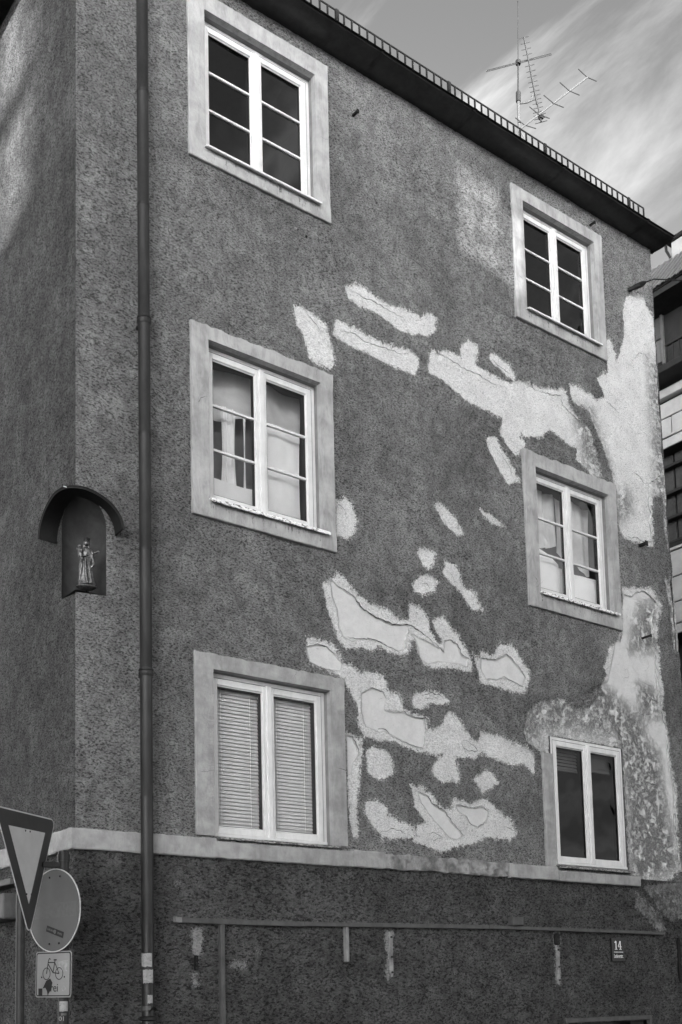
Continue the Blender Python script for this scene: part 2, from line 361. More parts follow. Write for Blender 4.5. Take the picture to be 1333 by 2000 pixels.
# ------------------------------------------------------------------ traced outlines (survey points on the facade)
PATCH = [
 [(673,560),(695,551),(713,558),(736,578),(764,596),(790,601),(820,616),(838,609),(856,624),(853,645),(838,657),(805,652),(779,645),(759,627),(733,609),(703,599),(682,583)],
 [(573,594),(591,599),(616,616),(637,632),(644,657),(652,683),(656,703),(647,721),(621,713),(603,698),(598,673),(591,650),(578,632)],
 [(649,650),(657,624),(677,632),(708,647),(739,665),(774,675),(800,683),(818,698),(818,719),(810,734),(779,721),(749,708),(713,688),(687,678),(665,665)],
 [(835,729),(838,693),(843,680),(856,688),(871,683),(892,690),(902,696),(899,678),(912,662),(935,673),(937,693),(930,708),(963,729),(994,744),(1029,744),(1065,757),(1101,757),(1108,764),(1116,795),(1126,810),(1147,831),(1157,851),(1167,887),(1175,907),(1175,933),(1157,928),(1142,912),(1126,897),(1129,877),(1111,867),(1085,846),(1075,841),(1060,856),(1034,851),(1022,850),(1029,867),(1022,887),(1009,887),(994,872),(978,846),(983,818),(958,805),(917,785),(887,762),(866,744),(851,734)],
 [(955,693),(968,688),(994,708),(1011,729),(1009,744),(994,736),(978,719),(963,708)],
 [(950,854),(968,851),(983,872),(999,902),(1017,938),(994,946),(978,923),(958,882)],
 [(655,978),(677,971),(693,989),(699,1014),(695,1045),(680,1053),(658,1045)],
 [(848,984),(866,984),(892,1014),(909,1045),(892,1045),(866,1020)],
 [(938,994),(955,999),(973,1014),(988,1030),(968,1025),(948,1012)],
 [(1223,582),(1235,568),(1247,572),(1257,579),(1264,594),(1273,609),(1279,618),(1300,618),(1320,900),(1320,1000),(1330,1080),(1306,1076),(1300,1032),(1298,997),(1294,967),(1276,970),(1278,1044),(1278,1068),(1264,1065),(1252,1060),(1241,1059),(1220,1050),(1211,1032),(1207,1009),(1203,967),(1199,944),(1196,920),(1182,897),(1170,873),(1158,838),(1152,815),(1140,798),(1120,783),(1115,768),(1114,750),(1129,752),(1152,768),(1167,780),(1182,774),(1176,756),(1168,739),(1179,725),(1189,727),(1186,703),(1184,659),(1193,659),(1199,674),(1207,703),(1216,674),(1220,653),(1221,630),(1217,603)],
 [(1300,1128),(1340,1128),(1345,1270),(1326,1274),(1318,1268),(1314,1242),(1310,1190),(1304,1150)],
 [(1217,1147),(1232,1146),(1250,1146),(1274,1146),(1282,1162),(1292,1178),(1294,1188),(1288,1216),(1286,1250),(1290,1280),(1292,1320),(1297,1346),(1297,1380),(1306,1426),(1310,1460),(1312,1496),(1320,1524),(1324,1580),(1327,1640),(1331,1700),(1290,1735),(1247,1735),(1230,1704),(1216,1462),(1074,1436),(1074,1475),(1058,1469),(1034,1453),(1025,1433),(1028,1418),(1031,1394),(1043,1377),(1067,1369),(1099,1366),(1117,1380),(1129,1383),(1158,1377),(1173,1357),(1186,1363),(1176,1338),(1185,1318),(1180,1303),(1188,1280),(1191,1262),(1214,1250),(1218,1233)],
 [(631,1140),(647,1129),(661,1117),(672,1127),(692,1149),(707,1166),(730,1179),(760,1189),(775,1206),(799,1209),(799,1179),(820,1183),(837,1206),(842,1234),(859,1256),(863,1249),(850,1230),(844,1211),(867,1202),(880,1222),(899,1245),(914,1271),(923,1294),(919,1314),(899,1309),(865,1303),(846,1309),(826,1294),(816,1275),(812,1252),(803,1252),(801,1271),(786,1281),(760,1275),(741,1264),(726,1271),(704,1266),(677,1267),(659,1245),(651,1219),(640,1189)],
 [(923,1273),(936,1284),(940,1267),(963,1279),(978,1254),(1002,1260),(1017,1286),(1036,1309),(1034,1335),(1024,1357),(996,1350),(963,1339),(938,1335),(933,1309)],
 [(599,1245),(614,1243),(644,1252),(661,1267),(672,1294),(689,1297),(704,1312),(726,1311),(752,1318),(758,1348),(782,1356),(788,1383),(805,1389),(838,1403),(838,1422),(858,1419),(871,1396),(878,1389),(894,1399),(907,1416),(914,1432),(934,1449),(939,1426),(957,1432),(977,1436),(1006,1449),(1026,1455),(1046,1475),(1043,1512),(1023,1492),(1000,1495),(970,1485),(944,1472),(930,1482),(894,1479),(897,1505),(901,1525),(894,1535),(884,1521),(871,1530),(845,1518),(845,1492),(864,1475),(851,1477),(828,1469),(798,1462),(765,1449),(732,1446),(709,1432),(699,1413),(699,1380),(680,1343),(674,1330),(659,1320),(625,1305),(606,1294),(599,1275)],
 [(805,1365),(814,1352),(839,1348),(865,1354),(878,1367),(872,1376),(842,1374),(820,1386),(807,1380)],
 [(676,1432),(693,1436),(709,1442),(711,1472),(706,1498),(703,1538),(698,1578),(701,1604),(699,1634),(690,1634),(683,1604),(676,1455)],
 [(714,1465),(732,1457),(752,1462),(765,1479),(772,1508),(752,1525),(732,1520),(718,1508)],
 [(925,1522),(947,1502),(960,1505),(977,1528),(944,1550),(937,1538)],
 [(711,1584),(716,1564),(736,1561),(756,1574),(759,1591),(782,1601),(812,1614),(812,1637),(779,1639),(746,1639),(742,1627),(726,1611)],
 [(802,1531),(825,1535),(845,1551),(858,1571),(881,1581),(886,1558),(921,1568),(944,1558),(963,1568),(980,1588),(996,1594),(1010,1621),(1006,1637),(970,1639),(947,1637),(930,1647),(891,1654),(864,1665),(838,1654),(808,1644),(815,1611),(831,1604),(812,1578)],
 [(814,1080),(818,1072),(835,1068),(852,1082),(848,1100),(838,1117),(825,1100)],
 [(805,1140),(820,1123),(839,1121),(856,1136),(850,1155),(826,1164),(809,1155)],
 [(863,1117),(871,1095),(888,1104),(899,1121),(902,1145),(929,1159),(946,1192),(927,1194),(914,1181),(900,1157),(888,1147),(873,1132)],
]
INNER = [
 [(648,1131),(670,1149),(692,1164),(709,1187),(730,1202),(767,1220),(796,1219),(801,1234),(796,1241),(792,1267),(782,1272),(764,1264),(745,1254),(726,1247),(704,1247),(692,1253),(674,1243),(664,1222),(661,1189),(651,1162)],
 [(805,1237),(820,1245),(842,1256),(869,1271),(869,1251),(880,1249),(895,1258),(904,1279),(916,1286),(914,1303),(899,1297),(876,1294),(858,1292),(839,1297),(822,1286),(820,1267),(814,1249)],
 [(942,1284),(970,1288),(991,1277),(1004,1290),(1019,1309),(1028,1324),(1023,1341),(1004,1331),(985,1322),(974,1327),(951,1326),(940,1305)],
 [(601,1262),(618,1258),(640,1262),(655,1275),(670,1294),(666,1309),(647,1307),(621,1301),(606,1292)],
 [(708,1353),(729,1343),(749,1350),(757,1366),(752,1386),(769,1391),(788,1389),(812,1401),(830,1403),(833,1429),(830,1462),(805,1455),(779,1442),(755,1429),(739,1429),(716,1419),(708,1389)],
 [(818,1545),(838,1555),(845,1568),(871,1584),(884,1604),(904,1627),(911,1632),(894,1640),(878,1634),(868,1620),(851,1601),(838,1584),(825,1568)],
 [(894,1571),(924,1578),(944,1576),(958,1584),(955,1601),(937,1616),(920,1607),(914,1594),(897,1584)],
 [(679,1436),(690,1438),(700,1458),(702,1475),(693,1488),(690,1510),(681,1515)],
 [(1222,1160),(1236,1165),(1244,1157),(1258,1154),(1270,1162),(1282,1176),(1284,1186),(1276,1198),(1276,1256),(1282,1268),(1282,1290),(1284,1320),(1288,1356),(1288,1380),(1294,1400),(1304,1428),(1306,1474),(1309,1500),(1318,1540),(1318,1640),(1310,1700),(1250,1705),(1232,1640),(1222,1500),(1216,1440),(1190,1400),(1170,1380),(1120,1395),(1060,1385),(1040,1400),(1036,1440),(1030,1450),(1020,1420),(1190,1330),(1205,1250)],
]
HOLES = [[(1138,792),(1152,806),(1166,840),(1180,875),(1196,925),(1200,945),(1190,938),(1176,905),(1168,880),(1157,850),(1140,815)]]
GRIME = [[(1020,1360),(1090,1350),(1180,1340),(1230,1380),(1262,1400),(1262,1440),(1290,1470),(1300,1560),(1330,1700),(1235,1735),(1222,1500),(1200,1440),(1060,1430),(1060,1475),(1020,1450)],
 [(1255,1180),(1285,1180),(1290,1270),(1235,1270),(1240,1235)],[(1205,960),(1230,960),(1236,1000),(1210,1020)],
 [(1120,790),(1160,800),(1200,930),(1150,930)],[(1252,1340),(1292,1350),(1292,1400),(1255,1400)],[(1268,700),(1300,700),(1330,1280),(1295,1260)]]

def densify(p, closed=True): return p
def sdf(poly, XX, ZZ, pad=.12):
    """signed distance (inside positive) to polygon on the grid, clipped to pad"""
    out = np.full(XX.shape, -pad); p = np.array(poly)
    x0, x1, z0, z1 = p[:,0].min()-pad, p[:,0].max()+pad, p[:,1].min()-pad, p[:,1].max()+pad
    sel = (XX > x0) & (XX < x1) & (ZZ > z0) & (ZZ < z1); X = XX[sel]; Z = ZZ[sel]
    if not len(X): return out
    d2 = np.full(X.shape, 1e9); ins = np.zeros(X.shape, bool); n = len(p)
    for i in range(n):
        a, b = p[i], p[(i+1) % n]; e = b-a; L = e@e+1e-12
        t = np.clip(((X-a[0])*e[0]+(Z-a[1])*e[1])/L, 0, 1)
        d2 = np.minimum(d2, (X-a[0]-t*e[0])**2+(Z-a[1]-t*e[1])**2)
        c = ((a[1] > Z) != (b[1] > Z)) & (X < (b[0]-a[0])*(Z-a[1])/(b[1]-a[1]+1e-12)+a[0]); ins ^= c
    out[sel] = np.where(ins, 1, -1)*np.minimum(np.sqrt(d2), pad); return out
def vnoise(shape, cell, seed):
    """smooth value noise by cubic-ish upsampling"""
    r = np.random.default_rng(seed); ny, nx = int(shape[0]/cell)+3, int(shape[1]/cell)+3
    g = r.random((ny, nx))-.5
    y = np.arange(shape[0])/cell; x = np.arange(shape[1])/cell
    yi = y.astype(int); xi = x.astype(int); fy = y-yi; fx = x-xi
    fy = (fy*fy*(3-2*fy))[:,None]; fx = (fx*fx*(3-2*fx))[None,:]
    a = g[np.ix_(yi, xi)]; b = g[np.ix_(yi, xi+1)]; c = g[np.ix_(yi+1, xi)]; d = g[np.ix_(yi+1, xi+1)]
    return (a*(1-fx)+b*fx)*(1-fy)+(c*(1-fx)+d*fx)*fy
def axis(lo, hi, step, extra=()):
    ex = sorted({e for e in extra if lo < e < hi}); n = int(round((hi-lo)/step)); g = lo+np.arange(n+1)*(hi-lo)/n
    for e in ex:
        i = np.argmin(abs(g-e)); g[i] = e
    return np.unique(g)
def grid_mesh(name, P, hole, mat, parent, attrs=None, **tags):
    nz, nx = P.shape[:2]; me = bpy.data.meshes.new(name)
    idx = np.arange(nz*nx).reshape(nz, nx)
    q = np.stack([idx[:-1,:-1], idx[:-1,1:], idx[1:,1:], idx[1:,:-1]], -1)[~hole]
    me.vertices.add(nz*nx); me.vertices.foreach_set('co', P.reshape(-1).astype(np.float32))
    me.loops.add(q.size); me.loops.foreach_set('vertex_index', q.reshape(-1).astype(np.int32))
    me.polygons.add(len(q)); me.polygons.foreach_set('loop_start', (np.arange(len(q))*4).astype(np.int32))
    me.polygons.foreach_set('use_smooth', np.ones(len(q), bool))
    me.update(calc_edges=True)
    for k, v in (attrs or {}).items():
        a = me.attributes.new(k, 'FLOAT', 'POINT'); a.data.foreach_set('value', v.reshape(-1).astype(np.float32))
    return link(name, me, mat, parent, **tags)

# ------------------------------------------------------------------ ground
g = MB().box(-60, 60, -60, 60, -.6, -.25).build('ground', MAT['asphalt'], kind='structure')

# ------------------------------------------------------------------ the corner house
house = thing('corner_house', 'large rendered corner house with patchy peeling plaster and framed windows', 'house', (0, 0, -.25))
def in_rects(cx, cz, rects):
    h = np.zeros(cx.shape, bool)
    for r in rects: h |= (cx > r[0]) & (cx < r[1]) & (cz > r[2]) & (cz < r[3])
    return h
OPEN = [WIN[k]['o'] for k in WIN]
ex = [v for r in OPEN for v in r[:2]]; ez = [v for r in OPEN for v in r[2:]]+[NZ0, NZT]
def facade_grid(name, zlo, zhi, step, mat, yoff, rects, base_seed, rough, niche=True):
    xs = axis(0, 7.64, step, ex); zs = axis(zlo, zhi, step, ez)
    XX, ZZ = np.meshgrid(xs, zs); xc = xcorner(ZZ)
    X = np.where(XX > 6.9, 6.9+(XX-6.9)*(xc-6.9)/(7.64-6.9), XX)
    sh = X.shape; k = .015/step
    rag = vnoise(sh, 6*k+.01, base_seed+9)*.012+vnoise(sh, 2.2, base_seed+8)*.008
    X = X+np.where(XX > 7.3, (XX-7.3)/.34*rag, 0)
    y = vnoise(sh, 120*k, base_seed)*.02+vnoise(sh, 34*k, base_seed+1)*.012+vnoise(sh, 5*k+.3, base_seed+2)*rough+vnoise(sh, 2.3, base_seed+3)*rough*.8
    att = {}
    if niche:
        a = np.array([niche_a(z) for z in zs])[:,None]
        X = np.where(XX < .7, a+XX*(.7-a)/.7, X); X = np.where(XX == 0, a, X)
        y *= np.clip(XX/.05, 0, 1)
        pt = np.full(sh, -.12)
        for p in PATCH: pt = np.maximum(pt, sdf(wall_pts(p), X, ZZ))
        for p in HOLES: pt = np.minimum(pt, -sdf(wall_pts(p), X, ZZ))
        inn = np.full(sh, -.12)
        for p in INNER: inn = np.maximum(inn, sdf(wall_pts(p), X, ZZ))
        gr = np.zeros(sh)
        for p in GRIME: gr = np.maximum(gr, np.clip(.5+sdf(wall_pts(p), X, ZZ, .3)/.24, 0, 1))
        att = dict(patch=pt, inner=inn, grime=gr)
        si = 1/(1+np.exp(-inn/.006)); y = y*(1-.55*si)+.010*si
        sp = 1/(1+np.exp(-pt/.008)); y += .012*sp
        y += gr*vnoise(sh, 9, 77)*.03*sp
    if not niche: y = y*np.clip(XX/.06, 0, 1); X = np.where(XX == 0, -.012, X)
    cx = (XX[:-1,:-1]+XX[1:,1:])/2; cz = (ZZ[:-1,:-1]+ZZ[1:,1:])/2
    P = np.stack([X, yoff+y, ZZ], -1)
    return xs, zs, P, in_rects(cx, cz, rects), att
xs, zs, P, hole, att = facade_grid('w', 3.25, ZE+.1, .015, None, 0, OPEN, 3, .006)
FX, FZ, FY = xs, zs, P[..., 1].copy()
grid_mesh('facade_wall', P, hole, MAT['facade'], house, att)
DOOR = (5.46, 6.80, -.25, 1.70)
xs, zs, P, hole, _ = facade_grid('w', -.25, 3.27, .02, None, -.012, [DOOR], 23, .012, False)
LOWP = [[(372,1815),(392,1812),(398,1840),(392,1862),(386,1880),(380,1865),(372,1850)],[(372,1900),(384,1898),(388,1925),(376,1925)],
 [(750,1818),(768,1818),(768,1850),(762,1880),(758,1915),(752,1905),(753,1860)],[(446,1880),(470,1876),(482,1880),(476,1890),(450,1890)],
 [(484,1856),(492,1856),(492,1864),(484,1864)],[(499,1856),(508,1857),(506,1864),(499,1864)],[(338,1722),(350,1724),(348,1736),(340,1736)],
 [(1080,1820),(1092,1822),(1092,1860),(1094,1925),(1084,1925),(1082,1870)],[(1238,1740),(1262,1760),(1290,1790),(1300,1815),(1296,1830),(1270,1805),(1240,1775)],
 [(1255,1730),(1340,1720),(1340,1790),(1310,1800),(1280,1770)]]
pt = np.full(P.shape[:2], -.12)
for p in LOWP: pt = np.maximum(pt, sdf(wall_pts(p), P[...,0], P[...,2]))
gr = np.clip(.5+sdf(wall_pts([(1180,1735),(1340,1725),(1340,1860),(1280,1850),(1240,1800),(1190,1790)]), P[...,0], P[...,2], .3)/.2, 0, 1)
grid_mesh('base_wall', P, hole, MAT['lower'], house, dict(patch=pt, inner=pt*0-.1, grime=gr))
# side wall X=0 facing the side street
def side_grid(name, zlo, zhi, mat, off, att=None):
    ys = axis(0, 9., .03); zs = axis(zlo, zhi, .03); YY, ZZ = np.meshgrid(ys, zs); sh = YY.shape
    d = off+(vnoise(sh, 60, 61)*.03+vnoise(sh, 2.1, 63)*.012)*np.clip(YY/.06, 0, 1)
    grid_mesh(name, np.stack([-d, np.where(YY == 0, -.012, YY), ZZ], -1), np.zeros((sh[0]-1, sh[1]-1), bool), mat, house, dict(patch=YY*0-.1, inner=YY*0-.1, grime=YY*0))
side_grid('side_base_wall', -.25, 3.27, MAT['lower'], .012)
ys = axis(0, 9., .03); zs = axis(3.25, ZE+.1, .03, [NZ0, NZT])
YY, ZZ = np.meshgrid(ys, zs); sh = YY.shape
a = np.array([niche_a(z) for z in zs])[:,None]
Y2 = np.where(YY < .7, a+YY*(.7-a)/.7, YY)
disp = (vnoise(sh, 60, 51)*.03+vnoise(sh, 16, 52)*.012+vnoise(sh, 2.1, 53)*.006)*np.clip(YY/.06, 0, 1)
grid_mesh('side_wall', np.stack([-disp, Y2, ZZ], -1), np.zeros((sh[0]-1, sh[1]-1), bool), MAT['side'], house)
# far walls closing the volume, and inner lining behind the plaster
b = MB(); b.add([(7.84,.0,-.25),(7.84,9,-.25),(7.64,9,ZE),(7.64,.0,ZE)], [(0,1,2,3)])
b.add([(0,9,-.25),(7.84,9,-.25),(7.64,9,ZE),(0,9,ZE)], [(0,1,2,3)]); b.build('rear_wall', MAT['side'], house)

# niche: concave shell, floor slab
rings = []
nzs = list(np.linspace(NZ0, NZ1, 8))+[NZ1+(NZT-NZ1)*math.sin(t) for t in np.linspace(.15, math.pi/2-.02, 12)]
for z in nzs:
    aa = max(niche_a(z), .002); c = np.array([aa/2, aa/2]); r = aa/math.sqrt(2)
    rings.append([(c[0]+r*math.cos(t), c[1]+r*math.sin(t), z) for t in np.linspace(-math.pi/4, 3*math.pi/4, 25)])
nb = MB().loft(rings, cap=False, closed=False)
fl = [(0,0,NZ0)]+rings[0]; nb.add(fl, [tuple(range(len(fl)))])
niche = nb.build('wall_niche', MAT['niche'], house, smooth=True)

# string course: front piece, worn piece, right piece, side piece
def course(x0, x1, z0, z1, mat, depth=.055, seed=1, rag=.004, jag=.0):
    n = max(4, int((x1-x0)/.04)); r = np.random.default_rng(seed); xs = np.linspace(x0, x1, n)
    rings = []
    for x in xs:
        j = lambda s=1: (r.random()-.5)*2*rag*s
        zt = z1+j()-(abs(r.random()-.3)*jag if jag else 0)
        rings.append([(x, .02, z0), (x, -depth+j(.5)+.008, z0+j()), (x, -depth+j(.5), z0+.01+j()), (x, -depth+j(.5), zt-.012), (x, -depth+.01, zt), (x, .02, zt+.004)])
    return MB().loft(rings)
course(-.055, 1.226-.0, ZL0, ZL1-.002, 0, .055, 2).build('string_course', MAT['stucco_low'], house)
course(1.227, 2.66, ZL0, ZL1-.02, 0, .053, 3).build('string_course', MAT['stucco_low'], house)
course(2.661, 3.03, ZL0+.002, ZL1-.005, 0, .056, 4).build('string_course', MAT['stucco_low'], house)
course(3.035, 4.655, ZL0+.005, ZL1-.01, 0, .048, 5, .009, .02).build('string_course', MAT['ledge_worn'], house, label='crumbling stretch of the string course between the lower windows')
course(4.66, 5.39, ZL0-.0, ZL1-.02, 0, .06, 6, .004).build('string_course', MAT['stucco_low'], house)
course(5.391, 6.74, ZL0-.004, ZL1-.055, 0, .065, 7, .003).build('string_course', MAT['stucco_low'], house)
sc = course(.0, 7, ZL0, ZL1, 0, .055, 8)
sc.v = [(y, x, z) for x, y, z in sc.v]; sc.build('string_course', MAT['stucco_low'], house)

# lower fascia on the side street
fb = MB(); fb.bbox(-.20, .0, .95, 6, 2.72, 2.93, .01); fb.bbox(-.16, .0, .9, 6, 3.0, 3.05, .005)
tagged(fb.build('shop_fascia', MAT['batten']), 'dark board fascia under the ledge on the left side wall', 'fascia')

# roof with gutter
g2 = [at(*q, 7.70, 0) for q in ((1272,487),(1308,470),(1312.5,463),(1316,460.5))]
lip = g2[3]
XG0, XG1 = -.45, 7.72
rb = MB(); hgt = math.tan(rad(26))
rz_ = ZE+.09; hip = rz_+3.9*hgt
rb.add([(XG0, -.1, rz_), (7.6, -.1, rz_), (7.6, 9.1, rz_), (XG0, 9.1, rz_), (XG0+3.6, 4.5, hip), (3.9, 4.5, hip)], [(0,1,5,4), (1,2,5), (2,3,4,5), (3,0,4)])
roof = rb.build('roof', MAT['roof'], house)
yl, zl = g2[1][1], g2[1][2]
prof = [(0.03, ZE-.02)]+[(0+(g2[1][1])*t, ZE-.01+(g2[1][2]-ZE+.01)*t-.012*math.sin(math.pi*t)) for t in (0,.25,.5,.75,1)]
prof += [(g2[2][1]-.006, g2[2][2]-.006), (g2[2][1]-.012, g2[2][2]+.012), (lip[1]-.012, lip[2]), (lip[1]+.004, lip[2]+.012), (lip[1]+.02, lip[2]), (-.12, ZE+.085), (.03, ZE+.085)]
gb = MB(); rings = []
for x in np.linspace(XG0, XG1, 90):
    j = .004*math.sin(x*2.1)+.003*math.sin(x*5.3+1)
    rings.append([(x, y+(j if y < -.05 else 0), z+j*.6) for y, z in prof])
gb.loft(rings); gutter = gb.build('gutter', MAT['zinc'], roof, smooth=True)
xb = [at(x, y, -.28)[0] for x, y in ((745,118),(925,228),(1100,340),(1262,428))]
xb = [xb[0]-1.5, *xb]
for x in xb:
    k = MB(); pr_ = [(y-.014 if y < -.02 else y, z-.010) for y, z in prof[1:10]]
    k.loft([[(x-.016, y, z) for y, z in pr_], [(x+.016, y, z) for y, z in pr_]], cap=False, closed=False)
    k.loft([[(x-.016, y+.004, z+.004) for y, z in pr_], [(x+.016, y+.004, z+.004) for y, z in pr_]], cap=False, closed=False)
    k.build('gutter_bracket', MAT['post'], roof)
# snow guard ladder
YS = -.13; t1 = at(1065, 283, YS); t2 = at(877, 163, YS); te = at(1257, 405, YS); ZT = t1[2]; ZB = ZT-.235
guard = thing('snow_guard', 'long dark metal snow guard with upright bars along the eave', 'snow guard', (4, YS, ZB))
r_ = MB().tube([(-.3, YS, ZT), (te[0], YS, ZT)], .009, 6); r_.build('rail', MAT['iron'], guard)
r_ = MB().tube([(-.3, YS, ZB+.03), (te[0], YS, ZB+.03)], .008, 6); r_.build('rail', MAT['iron'], guard)
bar = MB().box(-.006, .006, -.009, .009, 0, .23).build('bar', MAT['iron'], guard)
sp = (t1[0]-t2[0])/15; n0 = int((te[0]+.3)/sp)
bar.matrix_parent_inverse = Matrix.Identity(4); bar.location = (te[0]-4, 0, 0)
for i in range(1, n0+1):
    c = bar.copy(); COL.objects.link(c); c.location = (te[0]-i*sp-4+random.uniform(-.004,.004), 0, random.uniform(-.003,.003))
px_ = t1[0]
pk = MB().box(-.018, .018, -.012, .012, -.02, .245).box(-.016, .016, -.010, .25, -.05, -.03).build('support', MAT['iron'], guard)
pk.matrix_parent_inverse = Matrix.Identity(4); pk.location = (px_-4, 0, 0)
for i in (-4, -3, -2, -1, 1):
    c = pk.copy(); COL.objects.link(c); c.location = (px_+i*(t1[0]-t2[0])-4, 0, 0)

# ------------------------------------------------------------------ windows
def jit_frame(x0, x1, z0, z1, X0, X1, Z0, Z1, y0, y1, seed, bottom=True, top_rag=0.):
    """flat raised surround of four butted bands with a slightly uneven outer edge"""
    r = np.random.default_rng(seed); mb = MB()
    def band(a, b, inner, outer, horiz, rag):
        n = max(3, int(abs(b-a)/.05)); ts = np.linspace(a, b, n+1); rings = []
        for i, t in enumerate(ts):
            o = outer+(r.random()-.5)*rag if 0 < i < n else outer
            sgn = 1 if outer > inner else -1
            pts = [(inner, y0), (inner, y1), (o-sgn*.006, y1), (o, y1+.006), (o, y0)]
            rings.append([(t, y, q) if horiz else (q, y, t) for q, y in pts])
        mb.loft(rings)
    band(X0, X1, z1, Z1, True, .004+top_rag); 
    if bottom: band(X0, X1, z0, Z0, True, .004)
    band(z0, z1, x0, X0, False, .004); band(z0, z1, x1, X1, False, .004)
    return mb
DIV = {1: 2, 2: 2, 3: 0, 4: 2, 5: 2, 6: 0}
def make_window(k):
    w = WIN[k]; x0, x1, z0, z1 = w['o']; low = k in (3,)
    yf = -.005 if k == 6 else .075         # front of the frame
    fr = MB(); fw = .052; fd = .07
    fr.bbox(x0, x0+fw, yf, yf+fd, z0, z1); fr.bbox(x1-fw, x1, yf, yf+fd, z0, z1)
    fr.bbox(x0+fw, x1-fw, yf+.001, yf+fd, z1-fw, z1); fr.bbox(x0+fw, x1-fw, yf+.001, yf+fd, z0, z0+fw)
    win = fr.build('window', MAT['frame'], house)
    if w['s']:
        X0, X1, Z0, Z1 = w['s']
        if k == 3: mb = jit_frame(x0, x1, z0, z1, X0, X1, Z0, Z1, .035, -.03, k, False, .012)
        else: mb = jit_frame(x0, x1, z0, z1, X0, X1, Z0, Z1, .035, -.03, k, True, .02 if k in (2, 5) else .002)
        if k == 3:   # side bands run down on to the string course
            pass
        mb.build('surround', MAT['stucco_low' if k == 3 else 'stucco'], win)
        if k != 3:
            r = np.random.default_rng(k+40); st = MB()
            for i in range(34):
                xs_ = x0+(x1-x0)*r.random(); wd = r.uniform(.004, .014); ln = r.uniform(.02, .10); zt_ = z0-.034
                st.add([(xs_-wd, -.0315, zt_), (xs_+wd, -.0315, zt_), (xs_+wd*.3, -.0315, zt_-ln), (xs_-wd*.4, -.0315, zt_-ln*.9)], [(0,3,2,1)])
            st.build('drip_stain', MAT['stain'], win, kind='stuff')
        # reveals
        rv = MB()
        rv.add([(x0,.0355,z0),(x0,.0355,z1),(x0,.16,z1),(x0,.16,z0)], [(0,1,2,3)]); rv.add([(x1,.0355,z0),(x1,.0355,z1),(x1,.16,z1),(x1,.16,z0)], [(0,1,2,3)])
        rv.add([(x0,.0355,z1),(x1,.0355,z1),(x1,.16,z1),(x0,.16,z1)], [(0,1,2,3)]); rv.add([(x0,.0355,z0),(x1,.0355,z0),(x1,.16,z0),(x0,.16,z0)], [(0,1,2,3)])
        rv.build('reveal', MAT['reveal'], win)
    else:
        mb = MB(); n = 26; rings = []; r = np.random.default_rng(5)
        for i in range(n+1):
            z = ZL1-.02+(4.545-ZL1+.02)*i/n; e = (r.random()-.5)*.010
            xa = 5.252+.006*(1-i/n)+e; xb_ = x0-.002
            rings.append([(xa,.03,z),(xa,-.025,z),(xa+.008,-.034+e*.3,z),(xb_,-.034,z),(xb_,.03,z)])
        mb.loft(rings); mb.build('surround', MAT['stucco_low'], win, label='narrow broken stucco strip left of the window')
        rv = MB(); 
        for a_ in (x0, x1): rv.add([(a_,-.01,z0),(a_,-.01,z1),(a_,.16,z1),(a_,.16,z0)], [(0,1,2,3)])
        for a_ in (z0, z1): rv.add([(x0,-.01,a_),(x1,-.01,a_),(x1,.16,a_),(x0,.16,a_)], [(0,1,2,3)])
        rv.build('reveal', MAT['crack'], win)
    # sashes
    xm = (x0+x1)/2; ov = .012; sw = .056; ys_ = yf+.012
    for s_, (a, b) in enumerate(((x0+fw-ov, xm-.002), (xm+.002, x1-fw+ov))):
        c, d = z0+fw-ov, z1-fw+ov; sm = MB()
        y0_, y1_ = ys_-.018, ys_+.04
        sm.bbox(a, a+sw, y0_, y1_, c, d); sm.bbox(b-sw, b, y0_, y1_, c, d)
        sm.bbox(a+sw, b-sw, y0_+.001, y1_, d-sw, d); sm.bbox(a+sw, b-sw, y0_+.001, y1_, c, c+sw)
        sm.bbox(a+sw-.001, a+sw+.010, y0_+.014, y1_, c+sw, d-sw, .002); sm.bbox(b-sw-.010, b-sw+.001, y0_+.014, y1_, c+sw, d-sw, .002)
        sm.bbox(a+sw+.010, b-sw-.010, y0_+.015, y1_, d-sw-.010, d-sw+.001, .002); sm.bbox(a+sw+.010, b-sw-.010, y0_+.015, y1_, c+sw-.001, c+sw+.010, .002)
        sm.build('sash', MAT['frame'], win)
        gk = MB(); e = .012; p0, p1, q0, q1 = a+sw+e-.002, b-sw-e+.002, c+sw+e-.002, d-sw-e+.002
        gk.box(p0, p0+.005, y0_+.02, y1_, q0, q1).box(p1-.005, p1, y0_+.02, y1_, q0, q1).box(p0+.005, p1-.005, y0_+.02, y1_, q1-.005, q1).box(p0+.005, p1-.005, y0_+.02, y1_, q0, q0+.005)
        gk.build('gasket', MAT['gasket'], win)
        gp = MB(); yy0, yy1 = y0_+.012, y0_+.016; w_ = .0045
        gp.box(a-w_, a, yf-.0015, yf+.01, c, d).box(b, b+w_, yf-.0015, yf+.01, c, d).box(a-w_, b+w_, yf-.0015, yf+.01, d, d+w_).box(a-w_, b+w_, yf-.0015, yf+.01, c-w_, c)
        gp.build('sash_gap_shade', MAT['gasket'], win)  # dark ring added as the shadow between sash and frame
        nd = DIV[k]; yg = y0_+.030
        edges = [q0]
        for i in range(nd):
            zb = q0+(q1-q0)*(i+1)/(nd+1); th = .011
            MB().bbox(p0, p1, y0_+.012, yg+.012, zb-th, zb+th, .003).build('glazing_bar', MAT['frame'], win)
            edges += [zb]
        edges.append(q1)
        for i in range(len(edges)-1):
            MB().add([(p0,yg,edges[i]+.002),(p1,yg,edges[i]+.002),(p1,yg,edges[i+1]-.002),(p0,yg,edges[i+1]-.002)], [(0,1,2,3)]).build('pane', MAT['glass_top' if k in (1, 4) else 'glass_low' if k == 3 else 'glass_dark' if k == 6 else 'glass'], win)
